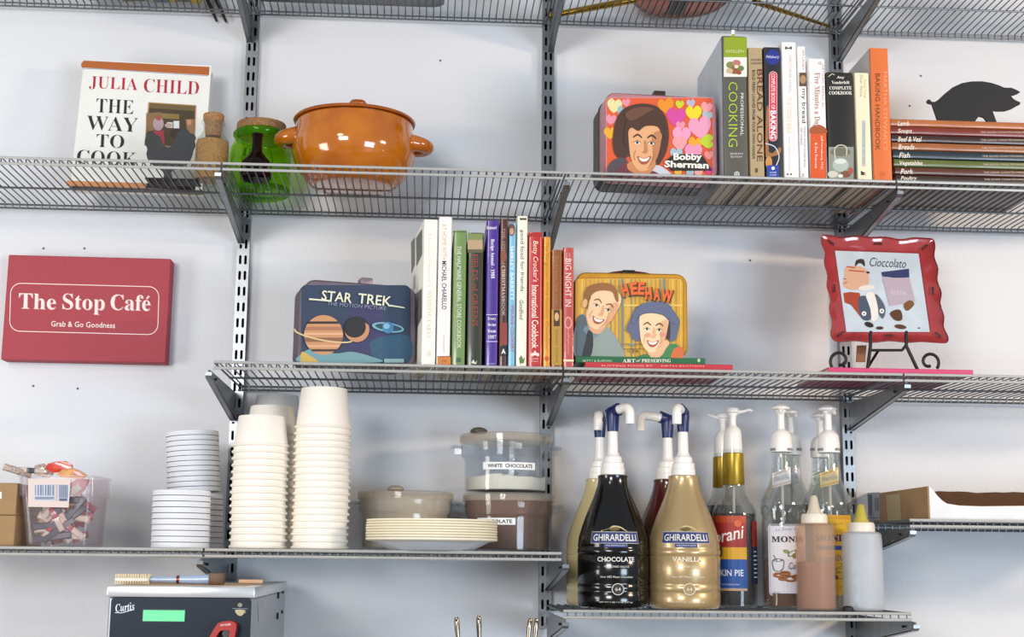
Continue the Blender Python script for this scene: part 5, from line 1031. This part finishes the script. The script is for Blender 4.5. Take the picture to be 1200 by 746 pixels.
def lab(A):
    A.rect(815, 604, 876, 641, '#a3281f', 14); A.rect(815, 604, 876, 612, '#b8451f', 14); A.rect(815, 641, 876, 655, '#e0a81c', 14); A.rect(815, 655, 876, 691.5, '#1d4f9c', 14); A.rect(815, 689, 876, 692, '#c9a27a', 14)
    A.text('Torani', 851, 627, 46, 15, '#f2e6dc', -12, .012, .35); A.ell(866, 613, 4, 4, '#d66a3a'); A.ell(839, 648, 7, 8, '#d97a20'); A.ell(844, 646, 4, 8, '#4f5a66'); A.rect(842, 652, 846, 656, '#c99a3a')
    A.text('PUMPKIN PIE', 848, 671, 47, 7.5, '#f0f2f6', 0, .01); A.text('SUGAR FREE FLAVORING SYRUP', 852, 684.5, 30, 1.6, '#dfe6f2')
    A.rect(884, 610, 896, 640, '#a3281f', 4); A.rect(884, 640, 896, 684, '#26314f', 4)
    for i in range(7): A.rect(886, 645+i*5, 894, 646.6+i*5, '#cfd6e4', 2)
syrup('gold', 'pumpkin pie syrup bottle with red, yellow and blue label and gold neck', 862, -.190, 0, 0, LQ('dark', '#1c0c08'), 602, lab, grp='gold-necked syrup bottles')
def nl(c1, c2, tx, x):
    def g(A):
        A.poly([(x-11, 554), (x+11, 547), (x+11, 566), (x-11, 571)], c1); A.line([(x-11, 556), (x+11, 549)], 2, c2); A.line([(x-11, 569), (x+11, 564)], 2, c2); A.text(tx, x, 559.5, 18, 5, '#8a8f9c', -14)
        for dx in (-10, 12): A.text('MONIN', x+dx, 526, 9, 3.4, '#4b5570', 0, .02)
    return g
syrup('arch', 'arched glass syrup bottle half hidden behind the caramel one', 931, -.147, 0, -3, LQ('amber', '#4f2a10'), 590, None, nl('#e8dfe0', '#d8b8a8', 'CARAMEL', 930), 'arched clear syrup bottles')
def lab(A):
    A.poly(rrect2(902, 952, 613, 698, 3), '#e9e7ee'); A.rect(901, 616, 953, 695, '#e9e7ee', 12); A.line([(903, 616), (903, 695)], .5, '#a8a4b0')
    A.text('Le Sirop de', 924, 620, 26, 4, '#7f93a8', -4, 0, .3); A.text(ser('MONIN'), 926, 631.5, 40, 7, '#3a3436', 0, .02)
    A.ell(930, 648, 6.5, 3, '#6d8a4f', -30); A.ell(923, 646, 4, 2.2, '#7f9a5a', 20); A.ell(932, 651, 2.6, 3.2, '#8a7a4a'); A.poly([(907, 656), (919, 655), (920, 663), (917, 669), (909, 669), (906, 663)], '#7d7f78', 3); A.ell(913, 656, 6, 1.8, '#5d5f58'); A.line([(908, 650), (912, 657)], 1, '#6b5a48')
    A.text('Caramel', 937, 662, 24, 8, '#4a3a52', -4, 0, .3)
    for x, y, r in ((913, 673, 6), (921, 671, 6), (927, 677, 8), (934, 675, 6), (918, 677, 5)): A.ell(x, y, r, r*.42, '#b9794a'); A.ell(x, y+1.2, r, r*.42, '#9a5d34')
    A.line([(908, 689), (946, 691)], .6, '#e0a8a8'); A.text('750 mL', 911, 694, 9, 2.4, '#8b8b95')
syrup('arch', 'arched glass caramel syrup bottle with white label, behind the brown squeeze bottle', 920, -.222, 0, 0, LQ('caramel', '#7a4516'), 655, lab, nl('#efe7e6', '#d8b8a8', 'CARAMEL', 919), 'arched clear syrup bottles', spout=-1)
syrup('arch', 'arched glass syrup bottle almost hidden behind the vanilla one', 967, -.090, 0, -3, LQ('pale', '#c9b070'), 640, None, nl('#e6e8d0', '#9fb26a', 'Vanilla', 966), 'arched clear syrup bottles')
def lab(A):
    Y_ = '#e0b32c'; A.rect(954, 603, 1004, 697, Y_, 14); A.rect(954, 603, 1004, 608, '#d39a1c', 14)
    A.text('Le Sirop de', 978, 614, 26, 4, '#a88a3a', -4, 0, .3); A.text(ser('MONIN'), 977, 630, 40, 8, '#2d2f6b', 0, .03); A.rect(958, 639, 1000, 644, '#2f4fa0', 10)
    A.text('Vanille', 977, 654, 30, 8, '#3f6a9c', -3, 0, .3); A.ell(980, 663, 9, 3, '#6b8a3a', -15); A.ell(988, 668, 8, 3, '#7d9a4a', 10); A.ell(985, 674, 8, 4, '#4a2c20'); A.ell(978, 676, 5, 3, '#6b3a28'); A.text('SYRUP', 978, 688, 18, 3, '#a8842a')
syrup('arch', 'arched glass vanilla syrup bottle with yellow label, between the two squeeze bottles', 976.5, -.212, 0, 0, LQ('pale', '#d8b84a'), 604, lab, nl('#f0d28a', '#dca83a', 'Vanille', 976), 'arched clear syrup bottles')
# ================================================================ squeeze bottles
FR = clear('frosted_plastic', '#f6ece4', 0.15, 0.45, '#e8d8c8', .02); FR2 = clear('frosted_plastic_white', '#f0f2f4', 0.40, 0.35, '#e9ecf0', .05)
def squeeze(label, px, Y, hw, yt, m, capm, tipm, fill=None):
    T = Turn(px, 714.5, Y, zE+.0006); t = thing('squeeze_bottle', label, 'bottle', (T.x, Y, zE), group='plastic squeeze bottles at the front of the lowest shelf')
    bm = T.lathe([(0, 714.5), (hw*.93, 714.5), (hw, 712), (hw, yt+12), (hw*.97, yt+3), (hw*.84, yt), (hw*.6, yt-.5), (hw*.6, yt+1), (hw*.8, yt+2), (hw*.93, yt+12), (hw*.94, 711), (0, 712.5)], 40); part('bottle_body', bm, m, t)
    if fill: bm = T.lathe([(0, 712), (hw*.9, 712), (hw*.925, 710), (hw*.925, fill[1]), (0, fill[1])], 36); part('sauce', bm, fill[0], t)
    bm = T.lathe([(0, yt+.5), (hw*.66, yt+.5), (hw*.68, yt-1), (hw*.66, yt-9), (hw*.6, yt-11), (0, yt-11)], 28); c_ = part('screw_cap', bm, capm, t)
    bm = T.lathe([(0, yt-10.8), (hw*.42, yt-10.8), (hw*.3, yt-17), (hw*.17, yt-31), (hw*.10, yt-32.5), (0, yt-32.5)], 20); part('cone_tip', bm, tipm, t)
CAPM = mat('cap_translucent', '#e6dccb', .4, var=.03)
squeeze('frosted squeeze bottle two-thirds full of brown sauce', 957, -.310, 22.5, 612.5, FR, CAPM, mat('tip_cream', '#cfc4ae', .4), (mat('caramel_sauce', '#9a5a32', .4, var=.04), 657.5))
squeeze('frosted white squeeze bottle with yellow-green tip, at the right end', 1012.5, -.300, 23, 622.5, FR2, CAPM, mat('tip_yellow', '#b9a845', .4))
p = PY(994, 715, -.335); t = thing('bottle_cap', 'small black cap lying by the foot of the right squeeze bottle', 'cap', (p.x, -.335, zE))
bm = NB(); lathe(bm, [(0, zE+.0006), (.0095, zE+.0006), (.0100, zE+.003), (.0085, zE+.0075), (.005, zE+.0095), (0, zE+.0098)], p.x, -.3335, 24); part('cap_body', bm, mat('black_rubber', '#141414', .6), t)
# ================================================================ open cardboard box on the right shelf
yn, yfar = -0.338, -0.030; z0 = zF+.0006
x0 = PY(1087.5, 590, yn).x; x1 = x0+.46; ztp = PY(1087.5, 569.5, yn).z; zlo = PY(1130, 592, yn).z
t = thing('open_carton', 'open brown cardboard box with cut-down front and white liner, on the right shelf', 'box', (x0, yn, z0))
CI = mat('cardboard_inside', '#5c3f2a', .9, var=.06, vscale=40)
bm = NB(); box(bm, x0, x0+.003, yn, yfar, z0, ztp); part('left_panel', bm, CARD, t, smooth=0)
bm = NB(); box(bm, x1-.003, x1, yn, yfar, z0, ztp); part('right_panel', bm, CARD, t, smooth=0)
bm = NB(); zbk = PY(1150, 576.5, yfar).z; top = [(x0+.003, ztp)]+[(x0+.003+(x1-x0-.006)*f, zbk+.001*math.sin(f*23)+.0008*math.sin(f*51)+(ztp-zbk)*max(0, 1-f*4)) for f in [i/24 for i in range(1, 25)]]
prism(bm, [(x, yfar-.003, z) for x, z in top]+[(x1-.003, yfar-.003, z0), (x0+.003, yfar-.003, z0)], (0, .003, 0)); part('back_panel', bm, CI, t, smooth=0)
bm = NB(); box(bm, x0+.003, x1-.003, yn+.003, yfar-.003, z0, z0+.003); part('bottom_panel', bm, CI, t, smooth=0)
bm = NB(); fr = [(x0, ztp), (x0+.004, ztp-.001)]; q = [PY(px, py, yn) for px, py in ((1093, 573), (1098, 580), (1104, 586), (1110, 590), (1125, 592.3), (1150, 593.2), (1200, 592.6))]
prism(bm, [(x0+.0031, yn, z0), (x0+.0031, yn, ztp-.0005)]+[(v.x, yn, v.z) for v in q]+[(x1-.003, yn, q[-1].z), (x1-.003, yn, z0)], (0, .003, 0)); part('white_front_liner', bm, mat('white_liner', '#dfe0e4', .6, var=.10, vscale=18), t, label='white-faced cut-down front panel', smooth=0)
bm = NB(); prism(bm, [(v.x, yn+.0035, v.z+.0008) for v in q]+[(v.x, yn+.0035, v.z-.003) for v in reversed(q)], (0, .004, 0)); part('torn_edge', bm, mat('torn_card', '#b89a7c', .9), t, smooth=0)
n = Vector((-1, 0, 0)); A = Art(plane_surf((x0, yn, z0), n, .0004), (1005, 560), 6.154)
A.poly([(205, 122), (304, 112), (315, 300), (216, 308)], '#b9a47c'); A.poly([(62, 108), (160, 100), (160, 300), (70, 310), (66, 220)], '#a9afb9')
for i in range(8): A.rect(72+i*4, 116+i, 74+i*4, 270, '#4d525c')
for i in range(4): A.rect(124+i*8, 140, 127+i*8, 236, '#666b76')
A.rect(70, 284, 150, 288, '#666b76'); A.build('tape_and_label', t, label='tan tape strip and grey printed label')
# ================================================================ things seen through the topmost shelf
zt0 = zA+.0006
t = thing('copper_pan', 'round copper pan seen from below through the topmost shelf', 'pan', (PY(800, 20, -.16).x, -.155, zt0))
cx = PY(801, 15, -.15).x; CO = mat('copper', '#9c4a2c', .25, .85, var=.25, vscale=22, col2='#6e2c1c')
bm = NB(); lathe(bm, [(0, zt0), (.075, zt0), (.090, zt0+.002), (.102, zt0+.012), (.112, zt0+.03), (.118, zt0+.055), (.1225, zt0+.057), (.1225, zt0+.060), (.115, zt0+.059), (.108, zt0+.03), (.09, zt0+.012), (0, zt0+.006)], cx, -.128, 48); part('pan_body', bm, CO, t)
bm = NB(); box(bm, cx-.024, cx+.016, -.155, -.062, zt0+.0008-.0010, zt0+.0022, .0006, 1); part('base_plate', bm, mat('dark_patina', '#3a3632', .5, .5), t, label='dark rectangular patch on the base')
BRS = mat('brass', '#a8842f', .25, .9, var=.12, vscale=40)
def rod(name, label, a_, b_, r, m, balls=(), cat='rod'):
    a_, b_ = Vector(a_), Vector(b_); t = thing(name, label, cat, a_); rr = r if isinstance(r, tuple) else (r, r); n_ = 14
    bm = NB(); tube(bm, [a_+(b_-a_)*i/n_ for i in range(n_+1)], [rr[0]+(rr[1]-rr[0])*i/n_ for i in range(n_+1)], 12); part('shaft', bm, m, t)
    for f, r2 in balls: c_ = a_+(b_-a_)*f; bm = NB(); bmesh.ops.create_uvsphere(bm, u_segments=12, v_segments=8, radius=r2, matrix=Matrix.Translation(c_)); part('finial', bm, m, t)
def on(px, py, r): v = PPL(px, py, Vector((0, 0, zt0+r)), Vector((0, 0, 1))); return v
rod('brass_rod', 'brass rod with ball finial lying on the topmost shelf by the middle standard', on(646, 18, .008), on(775, -6, .008), (.0062, .0075), BRS, ((0, .0085), (.055, .007)))
rod('brass_rod', 'slim bare brass handle slanting down to the right on the topmost shelf', on(884, 2, .006), on(982, 34, .006), (.0062, .0028), BRS)
p = on(1066, 3, 0); t = thing('red_bowl', 'red bowl barely visible at the top edge above the orange book', 'bowl', (p.x, p.y-.06, zt0))
bm = NB(); lathe(bm, [(0, zt0), (.042, zt0), (.046, zt0+.002), (.07, zt0+.03), (.082, zt0+.065), (.078, zt0+.065), (.06, zt0+.02), (0, zt0+.006)], p.x, p.y-.056, 40); part('bowl_body', bm, RG, t)
xa, xb = on(302, 12, 0).x, on(520, 20, 0).x
t = thing('baking_tray', 'dark grey baking tray lying on the topmost shelf over the orange pot', 'tray', ((xa+xb)/2, -.2, zt0))
bm = NB(); TR_ = mat('tray_metal', '#75777c', .4, .6, var=.1); L_ = [rrect2(xa+i_, xb-i_, -.335+i_, -.055-i_, .02) for i_ in (.004, 0, 0, .002, .008)]; zz_ = (0, .003, .02, .02, .004)
rg = [[bm.verts.new((p_[0], p_[1], zt0+h_)) for p_ in L2] for L2, h_ in zip(L_, zz_)]
for p_, q_ in zip(rg, rg[1:]):
    for k_ in range(len(p_)): bm.faces.new((p_[k_], p_[(k_+1) % len(p_)], q_[(k_+1) % len(p_)], q_[k_]))
bm.faces.new(rg[0]); bm.faces.new(rg[-1]); part('tray_body', bm, TR_, t)
mc = [('#6e6a66', 'grey'), ('#8f8a80', 'light grey'), ('#4a4a50', 'charcoal'), ('#7a6f5e', 'taupe'), ('#55606a', 'slate'), ('#a89a6a', 'straw'), ('#68707a', 'steel grey'), ('#b39a3c', 'mustard'), ('#5f5a58', 'smoke grey'), ('#c9a32e', 'golden yellow')]
xx = on(104, 3, 0).x
for i, (c_, cn) in enumerate(mc):
    w_ = .0215 if i % 2 else .0245; t = thing('magazine', '%s magazine standing among those seen through the topmost shelf at the left' % cn, 'magazine', (xx, -.03, zt0), group='magazines on the topmost shelf at the left')
    bm = NB(); box(bm, xx+.0006, xx+w_-.0006, -.25, -.035-(i % 3)*.004, zt0, zt0+.26); part('cover', bm, mat('mag_'+cn.replace(' ', '_'), c_, .4), t, smooth=0)
    bm = NB(); box(bm, xx+.0016, xx+w_-.0016, -.0349-(i % 3)*.004, -.034-(i % 3)*.004, zt0+.001, zt0+.259); part('page_edges', bm, PAGES, t, smooth=0); xx += w_
t = thing('black_tongs', 'black tongs with two prongs poking down behind the topmost shelf near the left standard', 'tongs', PY(247, -6, -.010))
for (ax, ay), (bx, by) in (((238, -12), (254, 25)), ((249, -12), (265, 26))):
    bm = NB(); tube(bm, [PY(ax, ay, -.0105), PY((ax*.3+bx*.7), (ay*.3+by*.7), -.0105), PY(bx, by, -.0105)], [.0045, .0038, .0022], 8); part('prong', bm, BLACKM, t)
bm = NB(); tube(bm, [PY(237, -13, -.0105), PY(250, -13, -.0105)], .004, 8); part('pivot', bm, BLACKM, t)
# ================================================================ counter, coffee brewer, brush and long spoons below
zc = 0.90
bm = NB(); box(bm, -1.6, 1.6, -.72, -.001, zc-.04, zc, .003, 1); CT = part('trim_counter_top', bm, mat('counter_laminate', '#6f6a66', .35, var=.08), kind='structure')
bm = NB(); box(bm, -1.55, 1.55, -.68, -.001, 0.0005, zc-.0405); part('trim_counter_base', bm, mat('cabinet_white', '#cfcac2', .5), kind='structure', smooth=0)
yn = -.60; xl = PY(124.5, 700, yn).x; xr = PY(298.5, 700, yn).x; zt = PY(210, 686.5, yn).z; yk = -.078
t = thing('coffee_brewer', 'stainless steel coffee brewer with dark front panel and green display', 'coffee machine', ((xl+xr)/2, yn, zc))
SS = mat('stainless', '#d9dadb', .30, .6, var=.05, vscale=12); SSL = mat('stainless_side', '#a9adb2', .35, .8, var=.05, vscale=8)
bm = NB(); box(bm, xl+.003, xr-.003, yn+.004, yk, zc+.0006, zt-.0172, .002, 1); part('housing', bm, SSL, t, smooth=.4)
bm = NB(); box(bm, xl, xr, yn, yk+.002, zt-.017, zt, .0025, 2); part('top_cover', bm, SS, t, smooth=.4)
pz = lambda py: PY(210, py, yn).z
x2 = PY(129.5, 720, yn).x; x3 = PY(294, 720, yn).x
bm = NB(); prism(bm, [(p_[0], yn+.0035, p_[1]) for p_ in rrect2(x2, x3, zc+.22, pz(700.5), .005)], (0, -.0045, 0)); part('control_panel', bm, mat('navy_panel', '#1d2733', .35, var=.03, spec=.2), t, smooth=0)
yq = yn-.001; A = Art(plane_surf((0, yq, 0), (0, -1, 0), .0004), (110, 665), 5.0)
A.text(sit('Curtis'), 182, 230, 112, 46, '#dfe4ea', -7, 0); A.line([(124, 262), (160, 264), (236, 244)], 4, '#dfe4ea')
A.poly([(828, 246), (886, 248), (876, 272), (858, 282), (838, 272)], '#b9ad82', 2); A.line([(812, 238), (902, 240)], 2.5, '#9aa4b0'); A.ell(856, 218, 14, 12, '#8d8a74'); A.ell(884, 258, 7, 6, '#b9ad82'); A.ell(884, 258, 4, 3, '#2a3442')
A.build('panel_print', t)
xa, xb = PY(168, 720, yq).x, PY(216.5, 720, yq).x
bm = NB(); box(bm, xa-.0015, xb+.0015, yq-.0012, yq, pz(728.5), pz(713.5)); part('display_bezel', bm, mat('bezel', '#222b36', .3), t, smooth=0)
bm = NB(); box(bm, xa, xb, yq-.0018, yq-.0012, pz(727.5), pz(714.8)); part('green_display', bm, mat('lcd_green', '#5fe08c', .3, var=0, emit=.4), t, smooth=0)
RP = mat('red_plastic', '#a81a14', .35, var=.05)
def B(x, y, Y=yq): return PY(110+x/5, 665+y/5, Y)
bm = NB(); prism(bm, [B(*p_) for p_ in smooth_pts([(684, 420), (700, 380), (724, 340), (744, 318), (800, 308), (834, 316), (844, 336), (834, 400), (820, 430), (796, 430), (806, 372), (790, 362), (752, 366), (728, 400), (716, 440), (690, 450)], 3)], (0, -.020, 0)); hd_ = part('red_lever', bm, RP, t, smooth=.5)
A = Art(plane_surf((0, yq-.020, 0), (0, -1, 0), .0004), (110, 665), 5.0); A.text('HOT WATER', 772, 334, 60, 12, '#f2d9d2', -5, .02); A.build('lever_lettering', hd_)
bm = NB(); tube(bm, [B(775, 385, yq-.0005), B(775, 385, yq-.016)], .006, 14); part('lever_pivot', bm, mat('dark_steel', '#5d5a58', .35, .8), t)
xs = xr+.0005
for y_, z_ in ((-.22, -.052), (-.14, -.048), (-.22, -.088), (-.14, -.084)):
    bm = NB(); tube(bm, [(xr-.003, y_, 1.45+z_-.016), (xr-.0005, y_, 1.45+z_-.016)], .006 if y_ < -.2 else .003, 12); part('side_screw', bm, DARK, t)
A = Art(plane_surf((xr-.003, 0, 0), (1, 0, 0), .0004), (0, 0), 1); A.poly([(302, 708), (309, 704), (309, 726), (303, 728)], '#9aa0a8'); A.build('side_data_plate', t)
yk2 = -.50; zb_ = zt+.0006
def Bz(px, py): v = PPL(px, py, Vector((0, 0, zb_+.006)), Vector((0, 0, 1))); return v
t = thing('cleaning_brush', 'long cleaning brush with pale blue shaft and wooden end on the brewer', 'brush', (PY(140, 684, yk2).x, yk2, zb_))
f_ = lambda px: PY(px, 684, yk2).x; hh = .0065
bm = NB(); box(bm, f_(136), f_(176), yk2-.014, yk2+.014, zb_+.004, zb_+.010, .002); part('brush_head', bm, mat('brush_white', '#e9e3d6', .5), t)
bm = NB(); random.seed(5)
for i in range(14):
    for j in range(4):
        x_ = f_(137)+(f_(175)-f_(137))*i/13; y_ = yk2-.011+j*.007; tube(bm, [(x_, y_, zb_+.010), (x_+random.uniform(-.001, .001), y_, zb_+.0155)], .0011, 5)
        tube(bm, [(x_, y_, zb_+.004), (x_, y_, zb_+.0003)], .0011, 5)
part('bristles', bm, mat('bristle_cream', '#e8d9b8', .7), t, kind='stuff')
bm = NB(); tube(bm, [(f_(174), yk2, zb_+.0075), (f_(190), yk2, zb_+.0075), (f_(215), yk2, zb_+.0075), (f_(246), yk2, zb_+.0085)], [.0045, .0042, .006, .0078], 12); part('blue_shaft', bm, mat('pale_blue_plastic', '#a9bede', .2, coat=.5), t)
bm = NB(); tube(bm, [(f_(207), yk2, zb_+.0076), (f_(210), yk2, zb_+.0076)], .0066, 12); part('copper_ring', bm, CO, t)
bm = NB(); box(bm, f_(245), f_(262.5), yk2-.010, yk2+.010, zb_+.0004, zb_+.0185, .002); part('brown_ferrule', bm, mat('brown_ferrule', '#6b4c38', .5, var=.2, vscale=90), t)
t2_ = thing('wooden_stick', 'pale wooden stick lying at the back right of the brewer top', 'stick', (f_(264), -.40, zb_))
bm = NB(); box(bm, f_(266), PY(330, 680, -.30).x-.026, -.36, -.348, zb_, zb_+.0065, .0015); part('stick_body', bm, mat('pale_wood', '#d9b48f', .6, var=.08, vscale=25), t2_)
t2_ = thing('paper_sheet', 'tan paper sheet under the brush on the brewer top', 'paper', (f_(150), -.5, zt))
bm = NB(); box(bm, xl+.006, xr-.02, -.56, -.30, zt+.0001, zt+.0005); part('sheet', bm, mat('tan_paper', '#c9a98a', .8), t2_, smooth=0)
ysp = -.40; xcr = PY(580, 740, ysp).x
t = thing('utensil_crock', 'tall utensil crock holding the long-handled spoons, below the clear crocks', 'container', (xcr, ysp, zc))
bm = NB(); lathe(bm, [(0, zc+.0006), (.062, zc+.0006), (.066, zc+.004), (.068, zc+.30), (.066, zc+.303), (.063, zc+.30), (.061, zc+.008), (0, zc+.006)], xcr, ysp, 40); part('crock_wall', bm, mat('crock_cream', '#d9d2c4', .4), t)
SPM = mat('spoon_steel', '#9a8c7a', .2, .95, var=.1)
for i, ((tx, ty), (bx, by), lab_) in enumerate((((535, 722.5), (546, 748), 'leftmost'), ((561, 721), (570, 748), 'second from the left'), ((621.5, 724), (616, 748), 'third from the left'), ((629, 724), (621, 748), 'rightmost'))):
    yy = ysp+(.012 if i % 2 else -.012); a_ = PY(tx, ty, yy); b_ = PY(bx, by, yy); dr = (b_-a_).normalized()
    end = Vector((xcr+(-.03, -.012, .02, .036)[i], yy, zc+.03)); t = thing('long_spoon', 'long-handled steel spoon tip, %s of the four below the cup shelf' % lab_, 'spoon', end, group='long steel spoons in a crock')
    pts = [a_-Vector((0, 0, 0)), a_+(end-a_)*.012, a_+(end-a_)*.04, a_+(end-a_)*.11, a_+(end-a_)*.5, end]; bm = NB(); tube(bm, pts, [.0028, .0044, .0045, .0030, .0022, .0022], 10); part('handle', bm, SPM, t)
    bm = NB(); bmesh.ops.create_uvsphere(bm, u_segments=12, v_segments=8, radius=.013, matrix=Matrix.Translation(end) @ Matrix.Diagonal((1, .35, 1.5, 1))); part('bowl', bm, SPM, t)
    bm = NB(); box(bm, a_.x-.0015, a_.x+.0015, a_.y-.0050, a_.y-.0035, a_.z-.007, a_.z-.004); part('hang_hole', bm, DARK, t, smooth=0)
